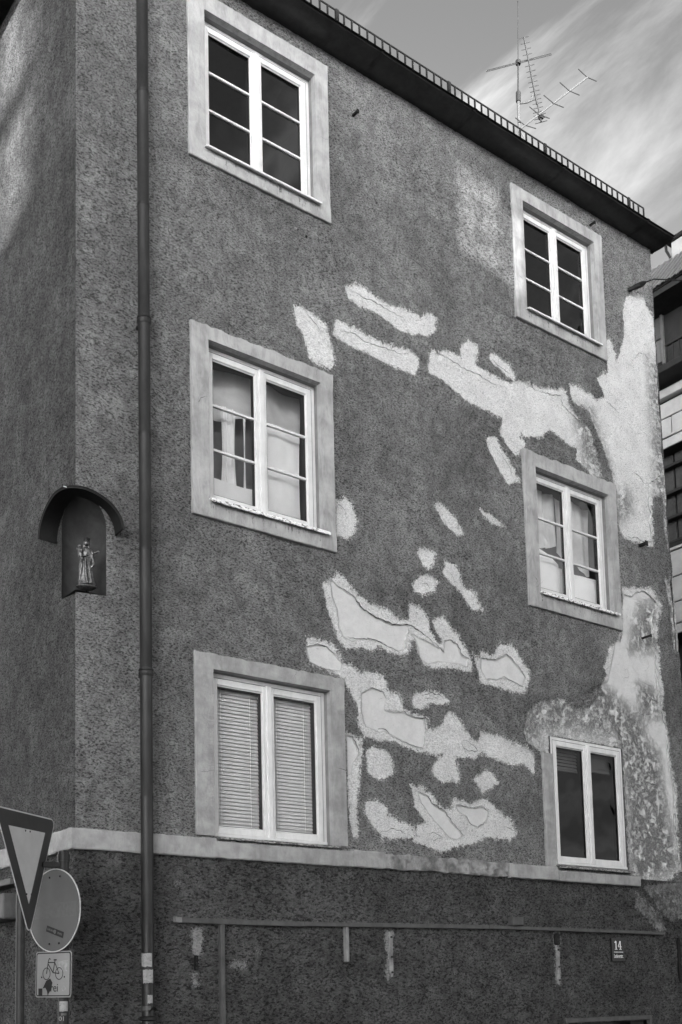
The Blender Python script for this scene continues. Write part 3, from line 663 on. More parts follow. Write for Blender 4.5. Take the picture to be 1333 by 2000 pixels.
    MB().bbox(xm-.026, xm+.026, yf-.024, yf+.006, z0+fw-.02, z1-fw+.02, .005).build('mullion', MAT['frame'], win)
    MB().bbox(x0+.03, x1-.01, yf-.020, yf-.001, z0+.012, z0+.040, .004).build('drip_rail', MAT['frame'], win)
    # sill
    sl = MB(); n = 26; e = .04; rings = []; r = np.random.default_rng(k*3)
    yo = -.075 if k != 6 else -.085; xa, xb_ = x0-.012, x1+(.045 if k in (2, 5, 3, 6) else .02)
    for i in range(n+1):
        x = xa+(xb_-xa)*i/n; j = (r.random()-.5)*.004
        th = .028 if k in (2, 5) else .018
        rings.append([(x, yf, z0+.010), (x, yo+j, z0-.012+j), (x, yo+j, z0-.012-th+j), (x, yo+.012, z0-.014-th), (x, yo+.014, z0-.02), (x, yf, z0)])
    sl.loft(rings); sl.build('sill', MAT['sill_worn' if k in (3, 6) else 'frame' if k in (1, 4) else 'sill'], win)
    # room behind
    rm = MB(); a, b, c, d = x0-.5, x1+.5, z0-.8, z1+.35; ya, yb = .18, 3.2
    if k == 6: a = x0-.4; b = x1+.4
    v = [(x, y, z) for z in (c, d) for y in (ya, yb) for x in (a, b)]
    rm.add(v, [(0,1,3,2), (4,5,7,6), (2,3,7,6), (0,2,6,4), (1,3,7,5)])
    # wall around the opening, inner side
    i0, i1, j0, j1 = x0, x1, z0, z1
    rm.add([(a,ya,c),(b,ya,c),(b,ya,d),(a,ya,d),(i0,ya-.02,j0),(i1,ya-.02,j0),(i1,ya-.02,j1),(i0,ya-.02,j1)], [(0,1,5,4),(1,2,6,5),(2,3,7,6),(3,0,4,7)])
    rm.build('room', MAT['room'], house)
    return win
for k in WIN: make_window(k)

# curtains
def sheet(name, x0, x1, z0, z1, y, mat, amp, freq, label, cat='curtain', top=None, bot=None, seed=0, group=None, flare=0.):
    nx, nz = 40, 16; r = np.random.default_rng(seed); ph = r.random(4)*6
    P = np.zeros((nz+1, nx+1, 3))
    for j in range(nz+1):
        for i in range(nx+1):
            u = i/nx; v = j/nz; xm = (x0+x1)/2
            a = z0+(bot(u) if bot else 0); b = z1+(top(u) if top else 0)
            w = 1+flare*(4*(v-.5)**2-1)
            P[j,i] = (xm+(x0-xm+(x1-x0)*u)*w, y+amp*(math.sin(u*freq*6.28+ph[0]+.6*math.sin(v*3+ph[2]))+.4*math.sin(u*freq*14+ph[1]+v*1.2)), a+(b-a)*v)
    return grid_mesh(name, P, np.zeros((nz, nx), bool), mat, None, label=label, category=cat, **({'group': group} if group else {}))
x0, x1, z0, z1 = WIN[2]['o']; xm = (x0+x1)/2; yc = .172; hh = z1-z0
sheet('curtain', x0+.03, xm-.03, z0+.03, z0+.30, yc, MAT['cloth'], .008, 1.2, 'low white cafe curtain behind the left panes of the middle left window', seed=1)
sheet('curtain', x0+.26, x0+.42, z0+.28, z1-.42, yc+.03, MAT['cloth'], .012, 2, 'narrow gathered white curtain standing out in the left sash of the middle left window', seed=2, flare=.22)
for q, (a, b) in enumerate(((.05, .085), (.115, .14), (.50, .53))):
    sheet('curtain', x0+a, x0+b, z0+.30, z1-.45, yc+.05, MAT['cloth'], .006, 1, ['thin curtain strip at the far left of the middle left window', 'thin curtain strip second from left in the middle left window', 'thin curtain strip beside the mullion of the middle left window'][q], seed=5+q, flare=.5)
sheet('curtain', xm+.04, x1-.10, z0+.02, z1-.44, yc+.01, MAT['cloth'], .006, 1.3, 'flat white cloth filling the lower right panes of the middle left window', seed=3, flare=.05)
MAT['net'] = simple('dark net curtain', .20, .9, .15, 3, .003, 20)
sheet('curtain', x0+.02, x1-.02, z0+.02, z1-.03, yc+.26, MAT['net'], .02, 3.2, 'dim net curtain behind everything in the middle left window', seed=21)
sheet('curtain', x0+.02, x1-.02, z1-.47, z1-.03, yc+.10, MAT['sheer'], .03, 1.4, 'sagging grey valance across the top of the middle left window', seed=4, bot=lambda u: -.05*math.sin(u*9.4))
x0, x1, z0, z1 = WIN[5]['o']; xm = (x0+x1)/2
sheet('curtain', x0+.02, x1-.02, z0+.02, z1-.03, yc+.26, MAT['net'], .02, 3.6, 'dim net curtain behind everything in the middle right window', seed=22)
sheet('curtain', x0+.03, xm-.01, z0+.02, z0+.45, yc, MAT['cloth'], .010, 1.0, 'white cafe curtain in the lower left panes of the middle right window', seed=8)
sheet('curtain', xm+.01, x1-.03, z0+.02, z0+.43, yc, MAT['cloth'], .010, 1.1, 'white cafe curtain in the lower right panes of the middle right window', seed=9)
sheet('curtain', x0+.02, xm+.0, z0+.62, z1-.08, yc+.08, MAT['sheer'], .02, 3.2, 'pleated grey net curtain in the upper left panes of the middle right window', seed=10, bot=lambda u: .12*u*u)
sheet('curtain', xm+.02, x1-.02, z0+.52, z1-.08, yc+.09, MAT['sheer'], .03, 1.3, 'draped grey net curtain in the upper right panes of the middle right window', seed=11, bot=lambda u: .16*(1-u)**2)
sheet('curtain', x0+.04, xm-.05, z0+.44, z0+.60, yc+.04, MAT['cloth'], .02, .5, 'white fold of cloth above the cafe curtain in the middle right window', seed=12, top=lambda u: .06-.16*u*u)

# blinds
def blind(x0, x1, zt, zb, n, y, tilt, label, group, ht=.046):
    t = thing('venetian_blind', label, 'blind', ((x0+x1)/2, y, zb), group); w = (x1-x0)/2
    s = MB(); d = ht/2; c, q = math.cos(tilt), math.sin(tilt)
    rings = [[(-w, -d*c, -d*q), (-w, 0, .003), (-w, d*c, d*q), (-w, 0, .0015)], [(w, -d*c, -d*q), (w, 0, .003), (w, d*c, d*q), (w, 0, .0015)]]
    s.loft(rings); o = s.build('slat', MAT['slat'], t); o.matrix_parent_inverse = Matrix.Identity(4)
    for i in range(n):
        if i: 
            k = o.copy(); COL.objects.link(k)
        else: k = o
        k.location = (0, 0, (zt-zb)*(i+.5)/n)
    r = MB().bbox(x0, x1, y-.012, y+.012, zb-.022, zb-.002, .003).build('bottom_rail', MAT['slat'], t)
    for xx in (x0+.09, x1-.09):
        MB().box(xx-.001, xx+.001, y-.02, y-.018, zb, zt).build('cord', MAT['slat'], t)
    return t
x0, x1, z0, z1 = WIN[3]['o']; xm = (x0+x1)/2
blind(x0+.09, xm-.05, z1-.10, z0+.12, 37, .175, rad(60), 'lowered venetian blind in the left sash of the ground floor left window', 'blinds in the ground floor windows')
blind(xm+.05, x1-.09, z1-.10, z0+.12, 37, .175, rad(60), 'lowered venetian blind in the right sash of the ground floor left window', 'blinds in the ground floor windows')
x0, x1, z0, z1 = WIN[6]['o']; xm = (x0+x1)/2
blind(x0+.08, xm-.04, z1-.09, z1-.31, 6, .115, rad(65), 'half raised venetian blind in the left sash of the ground floor right window', 'blinds in the ground floor windows', .038)
blind(xm+.04, x1-.08, z1-.09, z1-.27, 6, .115, rad(70), 'half raised venetian blind in the right sash of the ground floor right window', 'blinds in the ground floor windows', .038)

# ------------------------------------------------------------------ cracks in the plaster
CR = [  # (points, width m)
 ([(648,1131),(670,1149),(692,1164),(709,1187),(730,1202),(767,1220),(796,1219),(820,1232),(839,1247),(869,1273)], .018),
 ([(674,1243),(704,1247),(726,1247),(745,1254),(764,1264),(782,1274)], .011),([(792,1267),(796,1241),(801,1234)], .009),
 ([(869,1251),(880,1249),(895,1258),(904,1279),(916,1286),(914,1303),(899,1299)], .012),([(940,1286),(970,1288),(991,1277),(1004,1290),(1019,1309),(1028,1324)], .009),
 ([(951,1326),(974,1327),(985,1321),(1004,1331),(1023,1341)], .008),([(601,1262),(618,1258),(640,1262),(655,1275)], .008),([(606,1292),(630,1305),(660,1312)], .009),
 ([(708,1353),(729,1343),(749,1350),(757,1366)], .009),([(739,1429),(742,1423),(755,1424),(762,1434)], .012),([(762,1437),(779,1444),(805,1455),(828,1462)], .007),
 ([(769,1391),(788,1389),(812,1401),(830,1403),(833,1429),(830,1460)], .007),([(879,1402),(887,1400),(895,1410)], .010),([(902,1448),(912,1446),(925,1455),(934,1466),(915,1466),(905,1458),(902,1448)], .010),
 ([(818,1545),(838,1555),(845,1568),(871,1584),(884,1604),(904,1627),(911,1632)], .012),([(894,1571),(924,1578),(944,1576),(958,1582)], .010),([(914,1594),(920,1607),(937,1616),(955,1603)], .010),
 ([(835,1630),(850,1625),(866,1635),(850,1642),(838,1638)], .012),([(1002,1600),(1008,1622),(985,1612)], .008),([(742,1627),(770,1618),(805,1632)], .010),
 ([(825,1358),(845,1352),(866,1362)], .014),([(828,1366),(848,1363),(862,1366)], .008),([(680,1436),(690,1438),(700,1458),(702,1475),(693,1488)], .010),
 ([(878,1118),(886,1128),(890,1140)], .008),([(822,1140),(834,1139),(841,1150)], .008),([(920,1160),(930,1174)], .006),([(940,995),(955,998),(972,1013),(990,1030)], .012),([(948,1012),(968,1026),(988,1031)], .006),
 ([(695,570),(715,582),(735,590),(760,605),(790,620)], .007),([(800,612),(812,626),(835,620),(842,610)], .006),([(600,612),(618,632),(628,650)], .008),([(622,640),(640,665),(650,690)], .006),
 ([(665,645),(690,650),(715,668),(750,678),(780,690),(800,690)], .008),([(812,690),(835,706)], .012),([(838,692),(855,690),(880,702),(905,718),(935,730),(965,748),(995,757)], .008),
 ([(1030,750),(1060,765),(1098,772),(1100,790),(1110,800),(1130,818),(1145,840)], .008),([(1128,752),(1140,770),(1155,785)], .005),([(963,700),(980,716),(1000,728)], .007),
 ([(968,870),(985,890),(1000,915),(1003,930)], .007),([(985,850),(1005,862),(1020,866)], .006),([(762,762),(780,768),(798,776)], .011),([(660,588),(672,602),(680,612)], .008),
 ([(433,633),(443,631),(456,641),(475,640),(481,648),(494,643)], .011),([(508,608),(518,598),(527,590),(545,585),(565,580)], .004),([(545,668),(556,677),(572,688),(583,695),(595,706)], .007),
 ([(376,602),(381,614),(391,624)], .020),([(318,536),(330,548),(338,566),(345,590)], .005),([(366,620),(369,665)], .004),([(355,884),(366,950),(367,996)], .004),
 ([(1059,880),(1068,886),(1080,893)], .008),([(1094,875),(1094,895)], .005),([(1002,884),(1015,880),(1030,878)], .006),([(1040,876),(1065,888),(1095,900),(1125,915),(1150,928),(1200,944)], .012),
 ([(1201,453),(1212,462),(1220,476)], .006),([(1198,560),(1210,570),(1218,582)], .005),([(1020,620),(1030,640),(1040,655)], .004),([(1226,720),(1240,700),(1252,688),(1262,690),(1270,700)], .009),([(1226,724),(1238,733)], .005),
 ([(1188,783),(1200,795),(1212,806)], .008),([(1150,790),(1165,812),(1178,820)], .004),([(1160,740),(1180,770),(1196,782)], .004),([(1237,920),(1250,930),(1258,942),(1268,945)], .009),([(1293,925),(1280,936),(1268,946)], .022),
 ([(1268,946),(1269,969),(1268,988),(1272,1002),(1270,1026),(1273,1050),(1275,1057)], .016),([(1226,1048),(1244,1050),(1260,1058),(1276,1057)], .016),([(1205,989),(1220,993),(1234,996),(1232,985),(1222,978)], .008),([(1205,995),(1212,1020),(1222,1042)], .006),
 ([(1222,1160),(1236,1165),(1244,1157),(1258,1154),(1270,1162),(1282,1176),(1284,1186),(1276,1198),(1276,1256),(1282,1268),(1282,1290),(1284,1320),(1288,1356),(1288,1360)], .012),
 ([(1258,1350),(1272,1361),(1286,1371),(1288,1358)], .012),([(1258,1350),(1256,1366),(1250,1374),(1250,1390),(1254,1396),(1275,1395),(1281,1390)], .009),([(1289,1376),(1294,1402),(1304,1426)], .022),([(1304,1428),(1305,1460),(1306,1474)], .012),
 ([(1308,1480),(1312,1520),(1318,1545),(1318,1580),(1319,1620),(1325,1665),(1330,1700)], .014),([(1215,1308),(1230,1307),(1232,1320),(1222,1325),(1216,1318),(1215,1308)], .005),([(1252,1240),(1258,1250),(1262,1258)], .012),
 ([(1033,1438),(1040,1425),(1050,1420),(1046,1450),(1038,1440)], .006),([(1099,1367),(1117,1383),(1130,1392),(1160,1398)], .006),([(1185,1395),(1200,1415),(1208,1430),(1220,1440)], .010),([(1045,1385),(1062,1376),(1095,1369)], .005),
 ([(1216,1440),(1222,1462),(1224,1480)], .008),([(1225,1550),(1235,1552),(1240,1560),(1228,1560)], .010),([(1250,1575),(1265,1570),(1285,1568)], .005),([(1265,1528),(1280,1532),(1298,1536)], .014),([(1012,1444),(1020,1448)], .012),
 ([(1055,1470),(1062,1474),(1075,1476)], .010),([(655,1008),(664,984),(675,994),(680,1012)], .009),([(1036,1125),(1047,1137),(1040,1148)], .006),([(1290,1118),(1302,1128),(1310,1128)], .010),([(1305,1140),(1314,1180),(1321,1230)], .012),
 ([(700,1660),(720,1656),(745,1662)], .004),([(1205,1610),(1230,1640),(1233,1690)], .005),([(1325,1700),(1338,1712)], .02),
]
def ysurf(x, z, y):
    if y < -.02 or z < FZ[0]: return y
    i = min(len(FZ)-1, max(0, int(np.searchsorted(FZ, z)))); j = min(len(FX)-1, max(0, int(np.searchsorted(FX, min(x, 7.55)))))
    return float(FY[max(0,i-1):i+2, max(0,j-1):j+2].min())-.0015
def ribbon(pts, w, y, seed, mb, lip):
    y_in = y
    p = wall_pts(pts); r = np.random.default_rng(seed); q = [p[0]]
    for a, b in zip(p[:-1], p[1:]):
        L = np.linalg.norm(b-a); n = max(2, int(L/.025)); nrm = np.array([-(b-a)[1], (b-a)[0]])/(L+1e-9)
        for i in range(1, n+1): q.append(a+(b-a)*i/n+nrm*(r.random()-.5)*min(.018, L*.25)*(i < n))
    q = np.array(q); n = len(q); V = []; VL = []
    for i in range(n):
        d = q[min(i+1, n-1)]-q[max(i-1, 0)]; d /= np.linalg.norm(d)+1e-9; nm = np.array([-d[1], d[0]])
        if nm[1] < 0: nm = -nm
        e = min(1, 3.2*min(i, n-1-i)/n+.08); ww = w*(.15+.85*r.random()**1.5)*e*.62
        a = q[i]+nm*ww/2; b = q[i]-nm*ww/2
        y = ysurf(q[i][0], q[i][1], y_in); V += [(a[0], y, a[1]), (b[0], y, b[1])]
        c = a+nm*(.006+.006*r.random())*e
        VL.append([(c[0], y+.012, c[1]), (a[0], y-.002-.006*e*r.random(), a[1]), (a[0], y+.012, a[1])])
    mb.add(V, [(2*i, 2*i+1, 2*i+3, 2*i+2) for i in range(n-1)])
    if lip: lip.loft(VL, cap=False)
cm, lm = MB(), MB()
for i, (pts, w) in enumerate(CR): ribbon(pts, w, -.011, i, cm, lm if w > .006 else None)
# scattered hairlines
rr = np.random.default_rng(91)
for i in range(60):
    x = rr.uniform(1205, 1300); y = rr.uniform(700, 1700)
    if x > 1262+(y-480)*.05: continue
    L = rr.uniform(6, 22); an = rr.uniform(-.2, 1.4); pts = [(x, y), (x+L*math.cos(an), y+L*math.sin(an)), (x+1.5*L*math.cos(an+.4), y+1.5*L*math.sin(an+.4))]
    ribbon(pts, rr.uniform(.003, .007), -.011, 200+i, cm, None)
for i in range(46):
    x = rr.uniform(300, 1000); y = rr.uniform(320, 1600)
    p = at(x, y); 
    if any(w['s'] and w['s'][0]-.03 < p[0] < w['s'][1]+.03 and w['s'][2]-.03 < p[2] < w['s'][3]+.03 for w in WIN.values()): continue
    L = rr.uniform(5, 16); an = rr.uniform(-.4, 1.9)
    ribbon([(x, y), (x+L*math.cos(an), y+L*math.sin(an))], rr.uniform(.002, .005), -.011, 400+i, cm, None)
for pts, w in (([(690,1735),(700,1748),(706,1760)], .02), ([(718,1738),(730,1748),(742,1762)], .014), ([(755,1756),(775,1760)], .01), ([(925,1748),(945,1750),(955,1775),(960,1790)], .02), ([(985,1758),(1000,1764)], .016), ([(1145,1780),(1160,1770)], .012), ([(930,1730),(935,1745)], .01), ([(1236,1765),(1250,1790),(1268,1800)], .018)):
    ribbon(pts, w, -.034, int(pts[0][0]), cm, None)
for i, (pts, w) in enumerate((([(378,790),(393,779),(408,776)], .008), ([(619,700),(617,724),(612,742)], .006), ([(643,272),(632,276),(622,270)], .006), ([(384,1506),(400,1509),(417,1506)], .005), ([(652,1499),(664,1503),(677,1507)], .010),
        ([(1037,1125),(1047,1137),(1040,1148)], .010), ([(1042,1150),(1058,1135)], .006), ([(576,1312),(568,1335)], .005), ([(395,1634),(410,1645),(420,1660)], .008), ([(1040,893),(1047,905)], .008), ([(430,1275),(425,1300)], .004), ([(655,1395),(674,1398)], .004), ([(500,45),(520,60)], .004), ([(1010,540),(1019,548)], .004), ([(1203,1150),(1216,1158)], .006), ([(1205,1205),(1218,1212)], .006))):
    ribbon(pts, w, -.0325, 900+i, cm, None)
cm.build('plaster_crack', MAT['crack'], house, kind='stuff')
lm.build('plaster_lip', MAT['lip'], house, kind='stuff')

# ------------------------------------------------------------------ drainpipe
dp = thing('drainpipe', 'dark drainpipe running up the full height of the facade near the corner', 'drainpipe', (.56, -.1, -.25))
pr = .049
pa, pb = at(270.5, 1000, -.11), at(296, 1000, -.11); pxc = (pa[0]+pb[0])/2; pr = (pb[0]-pa[0])/2*.86; pyc = -.115
segs = [ZE-.05]+[at(283, y, pyc)[2] for y in (185, 405, 630, 850, 1075, 1317, 1560, 1812)]+[-.2]
for i in range(len(segs)-1):
    MB().tube([(pxc, pyc, segs[i]), (pxc, pyc, segs[i+1]+.03), (pxc, pyc, segs[i+1]+.025), (pxc, pyc, segs[i+1])], [pr*.97, pr*.97, pr*1.04, pr*1.04], 28, False).build('pipe_section', MAT['pipe'], dp, smooth=True)
for y in (628, 1314):
    z = at(283, y, pyc)[2]
    MB().tube([(pxc, pyc, z+.035), (pxc, pyc, z+.03), (pxc, pyc, z+.018), (pxc, pyc, z+.012), (pxc, pyc, z-.005), (pxc, pyc, z-.012), (pxc, pyc, z-.03)],
              [pr*1.02, pr*1.16, pr*1.2, pr*1.08, pr*1.22, pr*1.2, pr*1.03], 28).build('collar', MAT['pipe'], dp, smooth=True)
    MB().box(pxc-.01, pxc+.01, pyc+pr*.9, .02, z-.015, z+.012).build('wall_bracket', MAT['iron'], dp)
z = at(283, 1992, pyc)[2]
MB().tube([(pxc, pyc, z+.03), (pxc, pyc, z+.02), (pxc, pyc, z), (pxc, pyc, z-.01)], [pr*1.05, pr*1.35, pr*1.5, pr*1.1], 28).build('collar', MAT['pipe'], dp, smooth=True)
MB().tube([(pxc, pyc, z+.09), (pxc+.02, pyc-.03, z+.06)], [.03, .045], 8).build('clamp', MAT['iron'], dp)
def pipe_sticker(px0, px1, y0, y1, label, seed, skew=0.):
    r = np.random.default_rng(seed); n = 10; a0 = math.asin(max(-1, min(1, ((px0-283.2)/13.2)))); a1 = math.asin(max(-1, min(1, (px1-283.2)/13.2)))
    za, zb = at(283, y0, pyc-pr)[2], at(283, y1, pyc-pr)[2]; rot = -rad(23)
    g_ = MB(); top = []; bot = []
    for i in range(n+1):
        t = a0+(a1-a0)*i/n; ang = t+rot; R = pr*1.055
        x = pxc+R*math.sin(ang); y = pyc-R*math.cos(ang)
        top.append((x, y, za-(r.random()*.006))); bot.append((x, y, zb+(r.random()*.01)+skew*(1-i/n)))
    g_.loft([top, bot], cap=False, closed=False)
    return tagged(g_.build('sticker', MAT['paper']), label, 'sticker', 'torn stickers on the drainpipe')
pipe_sticker(267+4, 290.5, 1861, 1889, 'widest torn pale sticker on the drainpipe, uppermost of four', 1)
pipe_sticker(273, 292.5, 1893, 1921, 'square pale sticker on the drainpipe, second from the top', 2)
pipe_sticker(281.5, 291, 1943, 1961, 'small slanted pale sticker at the right edge of the drainpipe', 3)
pipe_sticker(270, 288, 1964, 1975, 'crumpled dark scrap of sticker lowest on the drainpipe', 4).data.materials[0] = MAT['batten']

# ------------------------------------------------------------------ hood over the niche
pl = at(110, 1058, 0, 0); pr2 = at(225, 1047); YE, XE = pl[1], pr2[0]; ztop = at(146, 951, -.10)[2]
PJ = .15; n = 40; zb0 = pr2[2]; HH = ztop-zb0
def hood_pt(q, k, t):
    """q in -1..1 along the hood, k 0 at the wall and 1 at the outer edge, t skin offset"""
    h = (HH+t)*max(0, 1-abs(q)**2.7)**.5; z = zb0+h-(.012 if q < 0 else 0)*abs(q)
    def path(q):
        if q < 0: return np.array([-PJ*k, (YE+t)*-q-PJ*k*(1+q)])
        return np.array([(XE+t)*q-PJ*k*(1-q), -PJ*k])
    c = .5*k
    if abs(q) < c and k > 0:
        u_ = (q+c)/(2*c); a_, b_, m_ = path(-c), path(c), path(0); x, y = a_*(1-u_)**2+2*m_*u_*(1-u_)+b_*u_*u_
    else: x, y = path(q)
    return (x+(.01 if k == 0 else 0), y+(.01 if k == 0 else 0), z)
hb = MB(); qs = [-math.cos(math.pi*i/n) for i in range(n+1)]
L_ = [[hood_pt(q, k, t) for q in qs] for k, t in ((0, 0), (1, 0), (1, -.014), (0, -.014))]
hb.loft(L_, cap=False, closed=False)
for q in (0, n): hb.add([l_[q] for l_ in L_], [(0,1,2,3)])
hb.build('niche_hood', MAT['iron'], house, smooth=True)
MB().tube([hood_pt(q, 1.0, .004) for q in qs], .006, 6).build('hood_rim', MAT['iron'], house)
MB().box(-.012, .03, -.03, -.022, 0, .008).build('paper_scrap', MAT['paper']) if False else None

# ------------------------------------------------------------------ statue in the niche
def evald(o):
    dg = bpy.context.evaluated_depsgraph_get(); dg.update(); return bpy.data.meshes.new_from_object(o.evaluated_get(dg))
def figure(mb_list, name, mat, parent, voxel, M4):
    mb = MB(); 
    for q in mb_list: mb.add(q.v, q.f)
    o = mb.build('tmp', mat); mod = o.modifiers.new('r', 'REMESH'); mod.mode = 'VOXEL'; mod.voxel_size = voxel
    s2 = o.modifiers.new('s', 'SMOOTH'); s2.factor = .4; s2.iterations = 1
    me = evald(o); bpy.data.objects.remove(o); me.transform(M4)
    me.polygons.foreach_set('use_smooth', [True]*len(me.polygons)); me.name = name
    return link(name, me, mat, parent)
SB = at(168.5, 1146, .05)          # statue base on its little plate
SB = np.array([SB[0], .05, SB[2]])
ang = math.atan2(-.50, -.86)       # facing
fx = Vector((-.42, -.907, 0)).normalized(); rx = Vector((-fx.y, fx.x, 0))   # rx points to the viewer's right
M4 = Matrix(((rx.x, -fx.x, 0, SB[0]), (rx.y, -fx.y, 0, SB[1]), (0, 0, 1, SB[2]), (0, 0, 0, 1))) @ Matrix.Diagonal((1.22, 1.15, 1, 1))
stat = thing('statue', 'small gilded statue of a crowned woman holding a child, standing in the corner niche', 'statue', SB)
S = .405    # total height of the figure without base plate
def rob(zf, cx, cy, ax_, ay, folds, ph): 
    out = []
    for k_ in range(48):
        t = 2*math.pi*k_/48; fr2 = 1+folds*(math.cos(t*9+ph)*.6+math.cos(t*5+ph*1.7)*.4)
        out.append((cx+ax_*fr2*math.cos(t), cy+ay*fr2*math.sin(t), zf*S))
    return out
body = MB().loft([rob(.035,.004,0,.052,.040,.13,.3), rob(.10,.002,0,.047,.036,.15,.5), rob(.2,.0,0,.042,.033,.16,.7), rob(.3,-.002,0,.040,.032,.15,1.0), rob(.4,-.003,0,.040,.032,.12,1.2),
    rob(.5,-.002,0,.037,.030,.09,1.3), rob(.56,.0,0,.032,.027,.05,1.3), rob(.62,.002,0,.033,.026,.03,1.4), rob(.70,.002,0,.036,.026,.02,1.4), rob(.76,.002,0,.030,.022,.01,1.4), rob(.79,.002,0,.014,.013,0,0), rob(.84,.002,0,.010,.011,0,0)])
head = MB().sphere((.002,-.010,.868*S), (.019,.022,.026)).sphere((.002,-.021,.868*S), (.003,.004,.004), 8, 6)
hair = MB().sphere((.004,.006,.868*S), (.021,.019,.027)).sphere((.016,.004,.82*S), (.009,.010,.022)).sphere((-.012,.004,.82*S), (.009,.010,.022))
veil = MB().tube([(.030,.002,.74*S),(.038,-.008,.62*S),(.046,-.012,.50*S),(.044,-.016,.42*S),(.034,-.02,.36*S)], [.013,.013,.012,.012,.004], 10)
armr = MB().tube([(.030,0,.73*S),(.046,-.008,.68*S),(.058,-.022,.665*S),(.074,-.026,.69*S)], [.012,.011,.009,.006], 10).sphere((.078,-.028,.70*S), .007)
arml = MB().tube([(-.026,0,.73*S),(-.040,-.010,.63*S),(-.030,-.030,.575*S),(.006,-.036,.60*S)], [.012,.011,.010,.007], 10).sphere((.014,-.037,.605*S), (.010,.006,.006))
foldt = MB().tube([(-.034,-.022,.56*S),(-.026,-.036,.42*S),(-.034,-.03,.25*S),(-.040,-.022,.1*S)], [.006,.007,.007,.004], 8)
foldt.tube([(-.004,-.034,.56*S),(-.004,-.040,.38*S),(.0,-.038,.18*S),(.010,-.044,.045*S)], [.005,.007,.007,.006], 8)
foldt.tube([(.024,-.028,.56*S),(.016,-.038,.40*S),(.026,-.034,.22*S),(.034,-.036,.05*S)], [.005,.007,.006,.006], 8)
fig = figure([body, head, armr, arml, foldt, veil], 'body', MAT['statue'], stat, .0032, M4)
figure([hair], 'hair', MAT['statue'], stat, .004, M4)
child = [MB().tube([(-.030,-.030,.56*S),(-.036,-.028,.64*S),(-.040,-.024,.72*S),(-.041,-.024,.755*S)], [.015,.016,.012,.006], 10), MB().sphere((-.041,-.026,.785*S), (.0115,.0125,.014)),
         MB().tube([(-.046,-.024,.73*S),(-.056,-.034,.71*S),(-.058,-.036,.74*S)], [.006,.005,.004], 8), MB().tube([(-.030,-.036,.57*S),(-.024,-.046,.53*S),(-.026,-.046,.49*S)], [.009,.007,.005], 8),
         MB().tube([(-.034,-.028,.73*S),(-.020,-.040,.70*S)], [.006,.004], 8)]
figure(child, 'child_figure', MAT['statue'], stat, .003, M4)
crown = MB(); rg = []
for zf, r in ((.905,.017),(.925,.0185),(.965,.023)):
    rg.append([(.003+r*math.cos(t), .0+r*math.sin(t), (zf+(.018*(k_ % 2) if zf > .95 else 0))*S) for k_, t in enumerate(np.linspace(0, 2*math.pi, 16, False))])
crown.loft(rg, cap=False); crown.loft([[(x*.9+.0003, y*.9, z) for x, y, z in q] for q in rg], cap=False)
cme = crown.build('crown', MAT['iron'], stat); cme.data.transform(M4)
sc_ = MB(); rings = []
for z, r in ((-.026,.038),(-.022,.046),(-.006,.066),(.002,.064),(.006,.056),(.014,.050)):
    rings.append([(.002+r*math.cos(t), r*.7*math.sin(t), z) for t in np.linspace(0, 2*math.pi, 28, False)])
sc_.loft(rings); o = sc_.build('base_plate', MAT['statue'], stat, smooth=True); o.data.transform(M4)
MB().tube([(SB[0], SB[1], SB[2]-.015), (SB[0]+.08, SB[1]+.14, SB[2]-.02)], .012, 8).build('wall_pin', MAT['iron'], stat)
# small paper scrap on the hood
hp = hood_pt(-.08, 1.03, .006); MB().box(hp[0]-.022, hp[0]+.022, hp[1]-.006, hp[1]-.003, hp[2]-.012, hp[2]-.004).build('hood_chip', MAT['frame'], house)

# ------------------------------------------------------------------ text and plates
def text_mesh(body_, size, depth=.0008, spacing=1.0, sx=1.0):
    c = bpy.data.curves.new('t', 'FONT'); c.body = body_; c.size = size; c.extrude = depth; c.align_x = 'CENTER'; c.align_y = 'CENTER'; c.space_character = spacing
    o = bpy.data.objects.new('t', c); COL.objects.link(o); me = evald(o); bpy.data.objects.remove(o); me.transform(Matrix.Diagonal((sx, 1, 1, 1))); return me
# house number plate
Pn = [at(x, y) for x, y in ((1189,1832),(1215,1833),(1217,1879),(1192,1877))]
cxn = sum(p[0] for p in Pn)/4; czn = sum(p[2] for p in Pn)/4; wn_ = (Pn[1][0]+Pn[2][0]-Pn[0][0]-Pn[3][0])/4*.96; hn = (Pn[0][2]+Pn[1][2]-Pn[2][2]-Pn[3][2])/4
Mn = Matrix(((1,0,0,cxn),(0,0,-1,-.034),(0,1,0,czn),(0,0,0,1)))
plate = thing('house_number_plate', 'black enamel house number plate with white 14 on the base wall', 'house number', (cxn, -.03, czn))
pb_ = MB().bbox(cxn-wn_, cxn+wn_, -.034, -.010, czn-hn, czn+hn, .003); pb_.build('plate', MAT['enamel'], plate)
def strokes(name, segs_, w, mat, parent, Mx, zoff=.0015):
    mb = MB()
    for p0, p1, ww in segs_:
        a = np.array(p0, float); b_ = np.array(p1, float); d = b_-a; L = np.linalg.norm(d); d /= L; nn = np.array([-d[1], d[0]])*ww/2
        q = [a-nn, b_-nn, b_+nn, a+nn]
        mb.add([(*p, z) for z in (0, zoff) for p in q], [(0,1,2,3),(7,6,5,4),(0,4,5,1),(1,5,6,2),(2,6,7,3),(3,7,4,0)])
    o = mb.build(name, mat, parent); o.data.transform(Mx); return o
hw, hh = wn_, hn
strokes('digit', [((-.34*hw,.72*hh),(-.34*hw,.02*hh),.16*hw),((-.34*hw,.74*hh),(-.56*hw,.60*hh),.10*hw),((-.54*hw,.03*hh),(-.14*hw,.03*hh),.06*hw)], 0, MAT['enamel_w'], plate, Mn)
